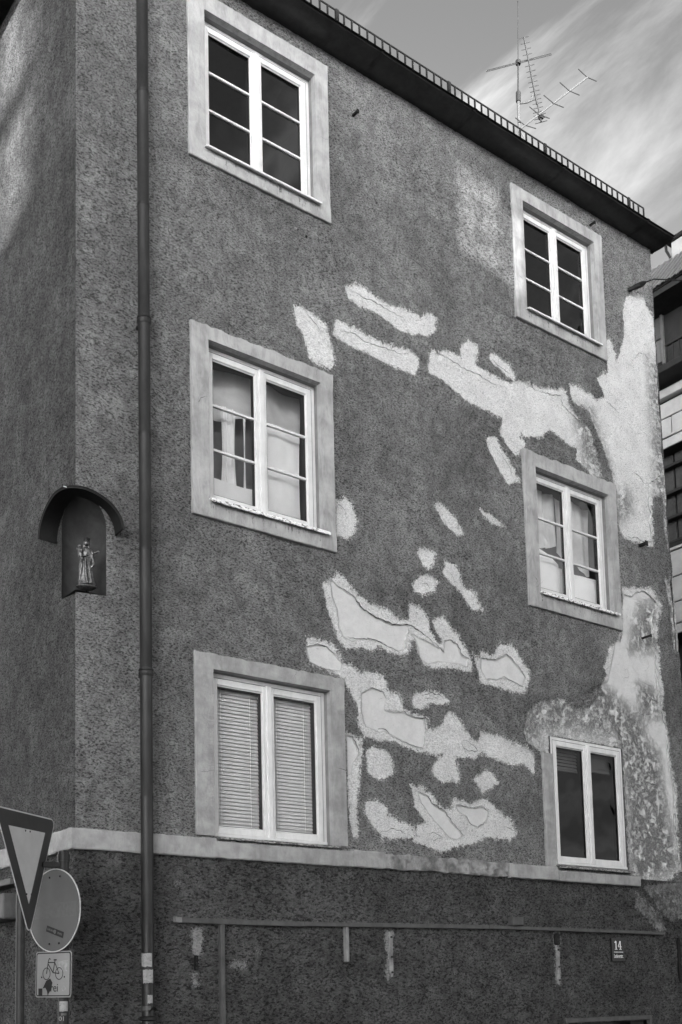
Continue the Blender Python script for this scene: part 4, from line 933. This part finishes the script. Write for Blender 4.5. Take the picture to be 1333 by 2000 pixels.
strokes('digit', [((.34*hw,.74*hh),(.34*hw,.02*hh),.16*hw),((.30*hw,.74*hh),(.0*hw,.26*hh),.10*hw),((-.02*hw,.25*hh),(.56*hw,.25*hh),.07*hw),((.16*hw,.03*hh),(.54*hw,.03*hh),.06*hw)], 0, MAT['enamel_w'], plate, Mn)
strokes('rule', [((-.72*hw,-.20*hh),(.74*hw,-.20*hh),.05*hh)], 0, MAT['enamel_w'], plate, Mn)
me = text_mesh('Ledererstr.', .062, .0008, .9, .62); me.transform(Matrix.Translation((0, -.55*hh, .001))); me.transform(Mn); link('street_name', me, MAT['enamel_w'], plate)

# ------------------------------------------------------------------ battens, strips, hooks on the base wall
def hbat(xa, ya, xb_, yb_, label, mat='batten', h=.022, y0=-.055):
    a = at(xa, ya); b_ = at(xb_, yb_); mb = MB(); n = 14; r = np.random.default_rng(int(xa)); rings = []
    for i in range(n+1):
        t = i/n; x = a[0]+(b_[0]-a[0])*t; z = a[2]+(b_[2]-a[2])*t+.003*math.sin(t*3.1+xa)
        rings.append([(x, -.005, z-h), (x, y0, z-h), (x, y0-.004, z-h+.005), (x, y0, z+h), (x, -.005, z+h+.004)])
    mb.loft(rings); return tagged(mb.build('batten', MAT[mat]), label, 'batten', 'battens screwed to the base wall')
hbat(349, 1797.5, 588, 1806, 'left stretch of the long horizontal batten, ending beside the drainpipe')
hbat(336, 1796.5, 348.4, 1797.3, 'short pale end piece at the left tip of the horizontal batten', 'pale_wood', .022, -.062)
hbat(588.8, 1804.5, 948, 1812, 'middle stretch of the long horizontal batten under the string course', h=.020)
hbat(949, 1811.5, 1289, 1823.5, 'right stretch of the long horizontal batten, passing over the house number', h=.018)
def vbat(xa, ya, yb_, w, label, mat):
    a = at(xa, ya); b_ = at(xa, yb_); return tagged(MB().bbox(a[0]-w, a[0]+w, -.055, -.005, b_[2], a[2], .004).build('batten', MAT[mat]), label, 'batten', 'battens screwed to the base wall')
vbat(429, 1805, 2010, .020, 'tall dark vertical batten right of the drainpipe', 'batten')
vbat(672, 1811, 1879, .017, 'short pale vertical batten hanging from the horizontal batten', 'pale_wood')
pbx = at(1000, 1800); t_ = thing('cable_box', 'small grey box sitting on the horizontal batten', 'box', (pbx[0], -.05, pbx[2]-.04))
MB().bbox(pbx[0]-.07, pbx[0]+.08, -.085, -.01, pbx[2]-.045, pbx[2]+.045, .005).build('housing', MAT['batten'], t_)
MB().bbox(pbx[0]-.065, pbx[0]+.075, -.092, -.086, pbx[2]-.04, pbx[2]+.04, .002).build('cover', MAT['batten'], t_)
def strip(xa, ya, yb_, w, label, mat='iron'):
    a = at(xa, ya); b_ = at(xa, yb_); t = thing('metal_strip', label, 'metal strip', (a[0], -.02, b_[2]))
    mb = MB(); n = 12; rings = []; r = np.random.default_rng(int(xa))
    for i in range(n+1):
        z = b_[2]+(a[2]-b_[2])*i/n; e = 1 if 0 < i < n else .55
        rings.append([(a[0]-w*e, -.008, z), (a[0]-w*e, -.030, z), (a[0]+w*e, -.030+.004*r.random(), z), (a[0]+w*e, -.008, z)])
    mb.loft(rings); mb.build('strip', MAT[mat], t)
    for i in (.1, .45, .9):
        z = b_[2]+(a[2]-b_[2])*i; MB().tube([(a[0], -.028, z), (a[0], -.040, z)], .010, 8).build('screw', MAT['post'], t)
strip(1085, 1823, 1846, .035, 'short rusty metal plate under the batten, left of the house number')
strip(1086, 1848, 1922, .022, 'worn pale strip of wood below the rusty plate on the base wall', 'ledge_worn')
strip(1322, 1832, 1920, .026, 'tall narrow metal strip near the right corner of the base wall')
strip(760, 1822, 1908, .020, 'crumbling vertical strip of old mortar and wood under the batten', 'ledge_worn')
strip(381, 1866, 1895, .014, 'narrow rusty fitting left of the tall vertical batten')
def hook(x, y, label, L=.07, up=.0, w=.014):
    a = at(x, y); t = thing('wall_hook', label, 'hook', (a[0], 0, a[2]), 'old iron hooks in the facade')
    MB().bbox(a[0]-w, a[0]+w, -L, .02, a[2]-w*.7, a[2]+w*.7, .003).build('shank', MAT['iron'], t)
    MB().bbox(a[0]-w*1.2, a[0]+w*1.2, -L-.012, -L-.001, a[2]-w*1.4, a[2]+w*(1.2+up), .003).build('tip', MAT['iron'], t)
hook(690, 226, 'iron hook between the two top floor windows')
hook(1152, 441, 'iron hook just above the top right window')
hook(1250, 1066, 'iron hook under the pale patch right of the middle right window', .09, .2, .022)
hook(1257, 1246, 'iron spike in the plaster below the middle right window, near the corner', .10)
for (x, y) in ((615,433),(577,447),(596,447),(598,463)):
    a = at(x, y); tagged(MB().tube([(a[0], .01, a[2]), (a[0], -.012, a[2])], .011, 8).build('wall_plug', MAT['paper' if y != 463 else 'crack']), {615: 'pale round plug closest to the lower edge of the top left window surround', 577: 'leftmost pale round plug under the top left window', 596: 'pale round plug just above the dark drill hole', 598: 'small dark drill hole under the top left window'}[x], 'wall plug', 'wall plugs under the top left window')

# cable anchor at right edge
c0 = at(1227, 567, -.0); c1 = at(1252, 556, -.12); c2 = at(1262, 551, -.2); c3 = at(1278, 545, -.32)
ca = thing('cable_anchor', 'black cable tensioner fixed to the facade near the right corner', 'cable anchor', c0)
MB().tube([c0, c0*.6+c1*.4, c0*.4+c1*.6, c1], [.028, .026, .034, .034], 10).build('turnbuckle', MAT['iron'], ca)
MB().tube([c1, c1*.5+c2*.5, c2], [.036, .028, .012], 10).build('clevis', MAT['iron'], ca)
d = (c3-c2)/np.linalg.norm(c3-c2); cend = np.array([14.0, -1.2, 12.6])
pts = [c2+(cend-c2)*t+np.array([0,0,-.22*4*t*(1-t)*.6]) for t in np.linspace(0, 1, 14)]
pts = [c2, c3]+[c3+(cend-c3)*t+np.array([0,0,-.25*t*(1-t)]) for t in np.linspace(.1, 1, 12)]
tagged(MB().tube(pts, .007, 6).build('cable', MAT['iron']), 'thin black cable stretching from the anchor across to the next building', 'cable')

# door opening at lower right
dr = thing('doorway', 'top of a dark doorway with grey frame in the base wall', 'door', (6.1, 0, -.25))
x0, x1, z0, z1 = DOOR
MB().bbox(x0-.045, x1+.045, -.05, .05, z1, z1+.05, .004).build('lintel', MAT['batten'], dr)
for a in (x0-.045, x1): MB().bbox(a, a+.045, -.048, .05, z0, z1-.001, .004).build('jamb', MAT['batten'], dr)
MB().bbox(x0, x1, .22, .26, z0, z1, .004).build('door_leaf', MAT['enamel'], dr)
MB().add([(x0,0,z1),(x1,0,z1),(x1,.3,z1),(x0,.3,z1),(x0,0,z0),(x0,.3,z0),(x1,0,z0),(x1,.3,z0)], [(0,1,2,3),(0,3,5,4),(1,2,7,6)]).build('reveal', MAT['batten'], dr)

# ------------------------------------------------------------------ traffic signs
def frame_M(P, az, roll=0.):
    h = Vector((math.sin(az), math.cos(az), 0)); n = h.cross(Vector((0,0,1))); up = Vector((0,0,1))
    hr = h*math.cos(roll)+up*math.sin(roll); ur = up*math.cos(roll)-h*math.sin(roll)
    return Matrix(((hr.x, ur.x, n.x, P[0]), (hr.y, ur.y, n.y, P[1]), (hr.z, ur.z, n.z, P[2]), (0,0,0,1)))
def at_fwd(x, y, dist):
    d = F_+R_*(x-PX)/FPX-U_*(y-PY)/FPX; return CAM+d*dist
def flat(poly, z0, z1):
    n = len(poly); v = [(*p, z) for z in (z0, z1) for p in poly]
    return MB().add(v, [tuple(range(n))[::-1], tuple(range(n, 2*n))]+[(i, (i+1)%n, (i+1)%n+n, i+n) for i in range(n)])
def rounded(pts, r, n=6):
    out = []; m = len(pts)
    for i in range(m):
        p = np.array(pts[i]); a = np.array(pts[i-1])-p; b = np.array(pts[(i+1)%m])-p; a /= np.linalg.norm(a); b /= np.linalg.norm(b)
        half = math.acos(max(-1, min(1, a@b)))/2; dd = r/math.tan(half); c = p+(a+b)/np.linalg.norm(a+b)*r/math.sin(half)
        s0 = p+a*dd-c; s1 = p+b*dd-c; a0 = math.atan2(s0[1], s0[0]); a1 = math.atan2(s1[1], s1[0]); da = (a1-a0+math.pi) % (2*math.pi)-math.pi
        out += [(c[0]+r*math.cos(a0+da*k/n), c[1]+r*math.sin(a0+da*k/n)) for k in range(n+1)]
    return out
def part(mb, name, mat, parent, Mx):
    o = mb.build(name, mat, parent); o.data.transform(Mx); return o
# give way sign
TP = at_fwd(54.5, 1668, 7.85); AZT = rad(46); MT = frame_M(TP, AZT, rad(3.2))
gw = thing('traffic_sign', 'upside down triangular give way sign with dark border, leaning in at the left edge', 'traffic sign', (TP[0], TP[1], -.25), 'traffic signs at the corner')
s3 = .50; H3 = s3*math.sqrt(3)
tri = lambda k: [(-s3*k, H3*k/3), (0, -2*H3*k/3), (s3*k, H3*k/3)]
part(flat(rounded(tri(1.0), .045), -.003, 0), 'plate', MAT['sign_pale'], gw, MT)
part(flat(rounded(tri(.965), .034), 0, .0015), 'border', MAT['sign_red'], gw, MT)
part(flat(tri(.60), .0015, .003), 'face', MAT['sign_pale'], gw, MT)
pm = np.array(MT)@np.array([0, 0, -.05, 1])
MB().tube([(pm[0], pm[1], -.25), (pm[0], pm[1], TP[2]+.02)], .030, 16).build('post', MAT['post'], gw, smooth=True)
for dz in (.16, -.28):
    for dx in (-.035, .04): part(MB().sphere((dx, dz, .003), (.008, .008, .005), 8, 5), 'rivet', MAT['alu'], gw, MT)
    part(MB().box(-.06, .06, dz-.015, dz+.015, -.05, -.004), 'clamp', MAT['post'], gw, MT)
# no entry disc and cycle plate on a second post
DP = at_fwd(106, 1778, 8.12); AZD = rad(166); MD = frame_M(DP, AZD, rad(0))
ne = thing('traffic_sign', 'round grey disc sign above a square cycle plate, on a stickered post', 'traffic sign', (DP[0], DP[1], -.25), 'traffic signs at the corner')
circ = lambda r, n=64: [(r*math.cos(2*math.pi*k/n), r*math.sin(2*math.pi*k/n)) for k in range(n)]
part(flat(circ(.300), -.003, 0), 'disc', MAT['sign_pale'], ne, MD).data.materials[0] = MAT['sign_disc']
part(flat(circ(.288), 0, .0015), 'disc_face', MAT['sign_disc'], ne, MD)
part(flat([(-.255,-.052),(.255,-.052),(.255,.052),(-.255,.052)], .0015, .0026), 'band', MAT['sign_band'], ne, MD)
ringp = MB(); rings = [[(r*math.cos(2*math.pi*k/64), r*math.sin(2*math.pi*k/64), z) for k in range(64)] for r, z in ((.301,-.002),(.301,.004),(.294,.004),(.294,.001))]
part(ringp.loft(rings, cap=False), 'disc_rim', MAT['alu'], ne, MD).data.materials[0] = MAT['sign_pale']
for dx, dz in ((-.05,.24),(.07,.24),(-.05,-.24),(.06,-.24)): part(MB().sphere((dx, dz, .003), (.008,.008,.005), 8, 5), 'rivet', MAT['iron'], ne, MD)
stk = Matrix.Translation((.015, -.155, .003))@Matrix.Rotation(rad(-17), 4, 'Z')
o = part(flat([(-.10,-.022),(.10,-.022),(.10,.022),(-.10,.022)], 0, .001), 'sticker', MAT['sign_black'], ne, MD@stk)
strokes('sticker_lettering', [((-.085+.013*i, -.009), (-.085+.013*i+.004*(i % 2), .009), .005) for i in range(6)]+[((.035+.012*i, -.009), (.035+.012*i-.003*(i % 2), .008), .005) for i in range(5)]+[((-.085,.0),(-.01,.0),.004),((.035,.002),(.08,.002),.004)], 0, MAT['sign_disc'], ne, MD@stk@Matrix.Translation((0,0,.001)), .0008)['kind'] = 'stuff'
part(flat(circ(.015, 20), .001, .002), 'sticker_emblem', MAT['sign_disc'], ne, MD@stk)
# bicycle plate
BP = at_fwd(104.5, 1903, 8.10); MBp = frame_M(BP, rad(166), rad(-1))
bw_, bh = .205, .165
part(flat(rounded([(-bw_,-bh),(bw_,-bh),(bw_,bh),(-bw_,bh)], .025), -.003, 0), 'plate', MAT['sign_white'], ne, MBp)
part(flat(rounded([(-bw_+.008,-bh+.008),(bw_-.008,-bh+.008),(bw_-.008,bh-.008),(-bw_+.008,bh-.008)], .020), 0, .001), 'plate_border', MAT['sign_black'], ne, MBp)
part(flat(rounded([(-bw_+.019,-bh+.016),(bw_-.019,-bh+.016),(bw_-.019,bh-.016),(-bw_+.019,bh-.016)], .014), .001, .002), 'plate_face', MAT['sign_white'], ne, MBp)
bk = []
Mb2 = MBp@Matrix.Translation((0, .0, .0022))
def arc(cx, cy, r, w, n=22, a0=0, a1=2*math.pi):
    P_ = [(cx+r*math.cos(a0+(a1-a0)*i/n), cy+r*1.*math.sin(a0+(a1-a0)*i/n)) for i in range(n+1)]
    return [(P_[i], P_[i+1], w) for i in range(n)]
WL, WR_, wr = (-.075, .005), (.070, .005), .042
bk = arc(*WL, wr, .006)+arc(*WR_, wr, .006)
bk += [(WL, (-.055,.095), .008), ((-.055,.095), (-.045,.115), .007), ((-.045,.115), (-.030,.108), .007), ((-.058,.085), (.018,.085), .008), ((-.060,.078), (.0,.012), .008), ((.0,.012), (.022,.100), .008), ((.0,.012), WR_, .008), ((.018,.085), WR_, .007), ((.006,.103), (.040,.103), .010)]
strokes('bicycle_pictogram', bk, 0, MAT['sign_black'], ne, Mb2, .0008)
me = text_mesh('frei', .085, .0006, 1.0, 1.0); me.transform(Matrix.Translation((.005, -.098, .0028))); me.transform(MBp); link('lettering', me, MAT['sign_black'], ne)
blob = [(-.115,-.10),(-.075,-.045),(-.030,-.030),(-.005,-.060),(-.02,-.11),(-.045,-.135),(-.055,-.155),(-.065,-.120),(-.085,-.095)]
part(flat(blob, .0032, .004), 'torn_sticker', MAT['iron'], ne, MBp); part(flat([(-.165,-.15),(-.12,-.15),(-.12,-.10),(-.165,-.10)], .0032, .004), 'torn_sticker', MAT['iron'], ne, MBp)
part(flat([(.06,.02),(.165,.02),(.165,.10),(.06,.09)], .0023, .0028), 'sticker_remnant', MAT['paper'], ne, MBp)
strokes('ring_sticker', arc(.125, -.102, .018, .009, 16), 0, MAT['paper'], ne, MBp@Matrix.Translation((0,0,.003)), .0008)
for dx in (-.13, .13): part(MB().sphere((dx, -.02, .003), (.006,.006,.004), 8, 5), 'rivet', MAT['iron'], ne, MBp)
pq = np.array(MD)@np.array([.03, 0, -.06, 1])
MB().tube([(pq[0], pq[1], -.25), (pq[0], pq[1], at_fwd(117, 1662, 8.15)[2])], .038, 18).build('post', MAT['post'], ne, smooth=True)
zt = at_fwd(117, 1668, 8.15)[2]
MB().tube([(pq[0], pq[1], zt-.05), (pq[0], pq[1], zt+.0)], .046, 18).build('clamp', MAT['post'], ne)
MB().bbox(pq[0]-.16, pq[0], pq[1]-.015, pq[1]+.015, zt-.10, zt-.06, .004).build('bracket', MAT['post'], ne)
for (y0, y1, w, mt) in ((1956, 1976, .035, 'paper'), (1979, 1984, .02, 'sign_disc')):
    za = at_fwd(117, y0, 8.1)[2]; zb = at_fwd(117, y1, 8.1)[2]; mb = MB(); T = []; B = []
    for i in range(9):
        t = math.atan2(CAM[1]-pq[1], CAM[0]-pq[0])+(-1+2*i/8)*w/.04*1.0+.1; T.append((pq[0]+.0395*math.cos(t), pq[1]+.0395*math.sin(t), za)); B.append((pq[0]+.0395*math.cos(t), pq[1]+.0395*math.sin(t), zb+.004*random.random()))
    mb.loft([T, B], cap=False, closed=False).build('post_sticker', MAT[mt], ne)
me = text_mesh('01', .045, .0006); tM = frame_M((pq[0], pq[1], at_fwd(117, 1990, 8.1)[2]), rad(128)); me.transform(Matrix.Translation((.0, 0, .041))); me.transform(tM); link('lettering', me, MAT['sign_white'], ne)
# slim post piece behind the signs
sp_ = at_fwd(52, 1850, 8.6); tagged(MB().bbox(-.0, .03, .80, .84, -.25, at(52, 1905, 0, 0)[2], .004).build('downpipe', MAT['iron']), 'thin dark pipe end on the side wall behind the signs', 'pipe')

# ------------------------------------------------------------------ antenna on the roof
AY = 1.35; AX = lambda x, y, dy=0.: at(900+x/3.078, y/3.078, AY+dy)
an = thing('roof_antenna', 'tall thin roof antenna mast with three aerials against the sky', 'antenna', AX(357, 860))
MB().tube([AX(358, 960), AX(357, 840), AX(350, 700), AX(346, 560)], .020, 10).build('mast', MAT['alu'], an)
MB().tube([AX(346, 600), AX(346, 560), AX(346, 380)], [.012, .010, .009], 8).build('mast_top', MAT['iron'], an)
MB().tube([AX(346, 372), AX(344, 8)], [.006, .004], 6).build('whip', MAT['iron'], an); MB().sphere(AX(344, 10), .010, 8, 6).build('whip_tip', MAT['iron'], an)
MB().tube([AX(347, 612), AX(347, 555)], .032, 8).build('clamp', MAT['iron'], an); MB().tube([AX(346, 386), AX(346, 366)], .035, 8).build('junction_box', MAT['iron'], an)
MB().tube([AX(155, 424), AX(543, 322), AX(546, 330), AX(155, 431), AX(155, 424)], .005, 6).build('folded_dipole', MAT['post'], an)
MB().tube([AX(357, 622), AX(400, 616), AX(425, 604), AX(437, 565)], .013, 8).build('arm', MAT['alu'], an)
MB().tube([AX(380, 222), AX(485, 735)], .011, 6).build('boom', MAT['iron'], an); MB().tube([AX(418, 412), AX(460, 628)], .013, 6).build('boom_stay', MAT['iron'], an)
for i, y in enumerate((226,260,295,328,362,395,428,460,492,520,548,573,598,622,648,672,690,712,735)):
    t = (y-222)/513; x = 380+105*t; h = 28 if y < 660 else 36
    MB().tube([AX(x-h, y+h*.27, .04), AX(x+h, y-h*.27, -.04)], .0048, 5).build('element', MAT['iron'], an)
MB().bbox(*(lambda p: (p[0]-.03, p[0]+.03, p[1]-.03, p[1]+.03, p[2]-.03, p[2]+.03))(AX(482, 703)), .004).build('junction_box', MAT['iron'], an)
MB().tube([AX(352, 780), AX(365, 770), AX(762, 465, -.5)], .013, 8).build('boom', MAT['alu'], an)
for q in ((708,415,762,465,817,488,-.5),(597,495,655,547,715,572,-.37),(500,572,560,622,620,646,-.25),(415,642,473,690,535,712,-.14),(330,708,385,752,453,773,-.03)):
    MB().tube([AX(q[0], q[1], q[6]), AX(q[2], q[3], q[6]), AX(q[4], q[5], q[6])], .0065, 5).build('element', MAT['post'], an)
for dx in (-1, 1): MB().tube([AX(353, 770), AX(353+dx*28, 830)], .006, 5).build('stay', MAT['alu'], an)
# ------------------------------------------------------------------ neighbouring building on the right
NX = 14.0
nb_ = thing('neighbour_building', 'tiled building with stone facade and dark balcony beyond the right corner', 'building', (NX, 4, -.25))
def ny(x, y, X=NX): p = at(x, y, X, 0); return p[1], p[2]
zc1 = ny(1295, 788)[1]      # underside of upper moulding
YA, YB = -6., 12.
lin = lambda x, y: ny(x, y)[1]
zt0 = lin(1290, 752); z1_ = lin(1291, 772); z2 = lin(1293, 787); z3 = lin(1294, 821); z4 = lin(1297, 857); z5 = lin(1299, 878)
z6 = lin(1311, 1062); z7 = lin(1315, 1128); z8 = lin(1318, 1177); z9 = lin(1321, 1217); z10 = lin(1324, 1238)
wallb = MB()
OY = (ny(1333, 1000)[0]-2.2, ny(1299, 880)[0]+.9)
wallb.box(NX+.012, NX+.6, YA, YB, z5+.002, zt0+.3); wallb.box(NX+.012, NX+.6, YA, OY[0], z6, z5); wallb.box(NX+.012, NX+.6, OY[1], YB, z6, z5)
wallb.box(NX+.012, NX+.6, YA, YB, z10, z6); wallb.box(NX+.012, NX+.6, YA, 2.8, -.25, z10); wallb.box(NX+.012, NX+.6, 6.5, YB, -.25, z10)
wallb.box(NX+.62, NX+.8, YA, YB, -.25, z5).build('wall', MAT['crack'], nb_)
rws = [(z1_, zt0+.02), (z3, z2-.03), (z4+.02, z3), (z5, z4-.02), (z7, z6-.16), (z8, z7), (z9+.02, z8), (z10, z9-.02)]
jj = ny(1313, 835)[0]
for i, (a, b_) in enumerate(rws):
    off = {2: 0., 0: .35}.get(i, .6 if i % 2 else .2); yj = jj+off*1.1
    k = 0
    y_ = yj-1.1*3
    while y_ < yj+1.1*2.5:
        MB().bbox(NX-.02, NX+.02, y_+.012, y_+1.1-.012, a+.011, b_-.011, .006).build('stone_block', MAT['stone'], nb_); y_ += 1.1
MB().bbox(NX-.14, NX+.02, YA, YB, z2+.0, z1_-.005, .01).build('cornice', MAT['stone'], nb_)
MB().bbox(NX-.05, NX+.02, YA, YB, z4-.018, z4+.018, .006).build('string_band', MAT['stone'], nb_)
MB().bbox(NX-.05, NX+.02, YA, YB, z6-.15, z6-.1, .006).build('string_band', MAT['stone'], nb_)
MB().bbox(NX-.05, NX+.02, YA, YB, z9-.018, z9+.018, .006).build('string_band', MAT['stone'], nb_)
# recessed dark shutters in the opening
pnl = MB(); 
for i, y_ in enumerate(np.arange(OY[0], OY[1], .42)): MB().bbox(NX+.28, NX+.33, y_+.02, min(y_+.40, OY[1]), z6, z5, .01).build('shutter_panel', MAT['niche'], nb_)
MB().box(NX+.34, NX+.36, OY[0], OY[1], z6, z5).build('shutter_back', MAT['crack'], nb_)
for yy in (903, 955, 1004, 1052):
    z = lin(1304+ (yy-903)*.045, yy); MB().bbox(NX+.14, NX+.27, OY[0], OY[1], z-.03, z+.03, .006).build('transom', MAT['iron'], nb_)
MB().add([(NX,OY[0],z5),(NX,OY[1],z5),(NX+.34,OY[1],z5),(NX+.34,OY[0],z5)], [(0,1,2,3)]).build('opening_head', MAT['iron'], nb_)
zeav = at(1290, 556, NX-.35, 0)[2]; xe0 = NX-.35
# balcony, loggia wall, window, railing
zs0, zs1 = lin(1290, 742), lin(1289, 716)
bx = NX-.55; zrail = at(1310, 668, bx, 0)[2]; zsl = at(1312, 703, bx, 0)[2]; zsb = at(1312, 716, bx, 0)[2]
MB().bbox(bx, NX+.6, YA, YB, zsb, zsl, .01).build('balcony_slab', MAT['dark_wall'], nb_)
MB().box(NX+.30, NX+.5, YA, YB, zsl, zeav-.17).build('loggia_wall', MAT['dark_wall'], nb_)
MB().bbox(bx, bx+.05, YA, ny(1298, 672, bx)[0], zrail-.025, zrail+.015, .005).build('rail', MAT['iron'], nb_)
ye = ny(1298, 672, bx)[0]
for i in range(26):
    y_ = ye-.02-i*.14; MB().box(bx+.012, bx+.032, y_-.012, y_+.012, zsl, zrail-.025).build('baluster', MAT['iron'], nb_)
wx = NX+.29
wy = [ny(x, 640, wx)[0] for x in (1272, 1294, 1301)]; wz = [at(1290, y, wx, 0)[2] for y in (708, 660, 612)]
MB().bbox(wx-.06, wx+.02, wy[1], wy[2]*.4+wy[1]*.6, wz[0]-.1, wz[2]+.1, .008).build('window_frame', MAT['stone'], nb_).data.materials[0] = MAT['batten']
MB().bbox(wx-.05, wx+.02, wy[1], wy[0], wz[2], wz[2]+.08, .008).build('window_frame', MAT['dark_frame'], nb_)
MB().bbox(wx-.05, wx+.02, wy[1], wy[0], wz[1]-.04, wz[1]+.04, .008).build('window_frame', MAT['dark_frame'], nb_)
MB().box(wx-.012, wx, wy[1], wy[0], wz[0], wz[2]).build('window_pane', MAT['glass_neigh'], nb_)
# roof of the neighbour: real pantile rows
slope = math.tan(rad(50))
rp = MB().add([(xe0, YA, zeav-.04), (xe0+.80, YA, zeav-.04+.80*slope), (xe0+.80, YB, zeav-.04+.80*slope), (xe0, YB, zeav-.04), (xe0+8.4, YA, zeav+.80*slope), (xe0+8.4, YB, zeav+.80*slope)], [(0,1,2,3), (1,4,5,2)])
rp.build('roof', MAT['dark_wall'], nb_)
MB().box(xe0+.02, NX+.6, YA, YB, zeav-.16, zeav-.06).build('eave_board', MAT['dark_wall'], nb_)
tl = MB(); n = 5; rings = [[], []]
for i in range(n+1):
    t = math.pi*i/n; y_ = -.056*math.cos(t); z_ = .036*math.sin(t)
    rings[0].append((0, y_, z_)); rings[1].append((.235, y_, z_+.235*slope+.0))
tl.loft(rings, cap=False, closed=False); tl.loft([[(p[0]+.001, p[1]*.85, p[2]-.018) for p in rings[0]], rings[0]], cap=False, closed=False)
t0 = tl.build('roof_tile', MAT['tile_pale'], nb_); t0.matrix_parent_inverse = Matrix.Identity(4)
bx0 = world_of(nb_).translation
first = True
for r_i in range(4):
    for c_i in range(30):
        k = t0 if first else t0.copy()
        if not first: COL.objects.link(k)
        first = False
        X_ = xe0-.03+r_i*.21; k.location = (X_-bx0.x, 1.9+c_i*.132-bx0.y+(random.random()-.5)*.012, zeav-.02+r_i*.21*slope+.012-bx0.z)
# chimney-like dormer cap further up right
cp = at(1331, 500, NX+1.6, 0)
MB().bbox(cp[0]-.3, cp[0]+.5, cp[1]-1.3, cp[1]+.02, cp[2]-2.2, cp[2]+.18, .01).build('chimney', MAT['stone'], nb_)
MB().bbox(cp[0]-.36, cp[0]+.56, cp[1]-1.4, cp[1]+.13, cp[2]+.182, cp[2]+.26, .01).build('chimney_cap', MAT['iron'], nb_)
MB().tube([(cp[0]-.36, cp[1]+.11, cp[2]+.18), (cp[0]-.36, cp[1]+.10, cp[2]+.02), (cp[0]-.34, cp[1]+.02, cp[2]-.18), (cp[0]-.34, cp[1]+.02, cp[2]-1.3)], .03, 8).build('chimney_pipe', MAT['iron'], nb_)

# ------------------------------------------------------------------ opposite side of the street
op = thing('opposite_house', 'tall rendered house on the far side of the street, behind the viewer', 'house', (0, -26, -.25))
OYp = -26.0
def toward(P, Y):     # where the ray from P to the sun crosses Y
    t = (P[1]-Y)/-SUN.y; return (P[0]+SUN.x*t, P[2]+SUN.z*t)
loops = []
def sunwin(x0, x1, z0, z1, nx, nz, bar):  # openings added to let sun through and draw light patches on the house
    w = (x1-x0-(nx-1)*bar)/nx; h = (z1-z0-(nz-1)*bar)/nz
    for i in range(nx):
        for j in range(nz): loops.append((x0+i*(w+bar), x0+i*(w+bar)+w, z0+j*(h+bar), z0+j*(h+bar)+h))
a = toward((4.30, 0, 9.85), OYp); b_ = toward((4.86, 0, 10.78), OYp)
sunwin(a[0], b_[0], a[1], b_[1], 2, 3, .11)
a = toward((4.98, 0, 9.70), OYp); b_ = toward((5.16, 0, 10.55), OYp)
sunwin(a[0], b_[0], a[1], b_[1], 1, 3, .09)
n_glazed = len(loops)
a = toward((0, .85, 9.15), OYp); b_ = toward((0, 1.95, 11.35), OYp)
lo, hi = min(a[0], b_[0]), max(a[0], b_[0]); sunwin(lo, lo+(hi-lo)*.8, a[1], b_[1], 1, 2, .35)
HT = 14.6
gx = sorted({-22., 24., *[v for r in loops for v in r[:2]]}); gz = sorted({-.25, HT, *[v for r in loops for v in r[2:]]})
ob = MB()
for i in range(len(gx)-1):
    for j in range(len(gz)-1):
        cx, cz = (gx[i]+gx[i+1])/2, (gz[j]+gz[j+1])/2
        if any(r[0] < cx < r[1] and r[2] < cz < r[3] for r in loops): continue
        ob.box(gx[i], gx[i+1], OYp-.22, OYp, gz[j], gz[j+1])
ob.box(-3, 7, OYp-3, OYp-.25, HT-2, 22.5); ob.build('wall', MAT['opposite'], op)  # unseen upper block added to keep the sun off the neighbour
for r in loops[:n_glazed]: MB().add([(r[0], OYp-.1, r[2]), (r[1], OYp-.1, r[2]), (r[1], OYp-.1, r[3]), (r[0], OYp-.1, r[3])], [(0,1,2,3)]).build('sun_opening_pane', MAT['glass_sunwin'], op)
for i in range(9):
    for j in range(4):
        x = -20+i*4.6; z = .9+j*2.9
        o = MB().bbox(x, x+1.3, OYp+.002, OYp+.05, z, z+1.6, .01).build('window', MAT['glass_neigh'], op)
        MB().bbox(x-.12, x+1.42, OYp+.001, OYp+.08, z-.14, z-.001, .01).build('sill', MAT['stone'], o)
        MB().bbox(x+.62, x+.68, OYp+.051, OYp+.07, z+.01, z+1.59, .004).build('mullion', MAT['frame'], o)
lf = thing('side_street_house', 'plain rendered house across the side street, left of the view', 'house', (-14, 6, -.25))
MB().box(-16, -13, -2, 22, -.25, 11).build('wall', MAT['opposite'], lf)
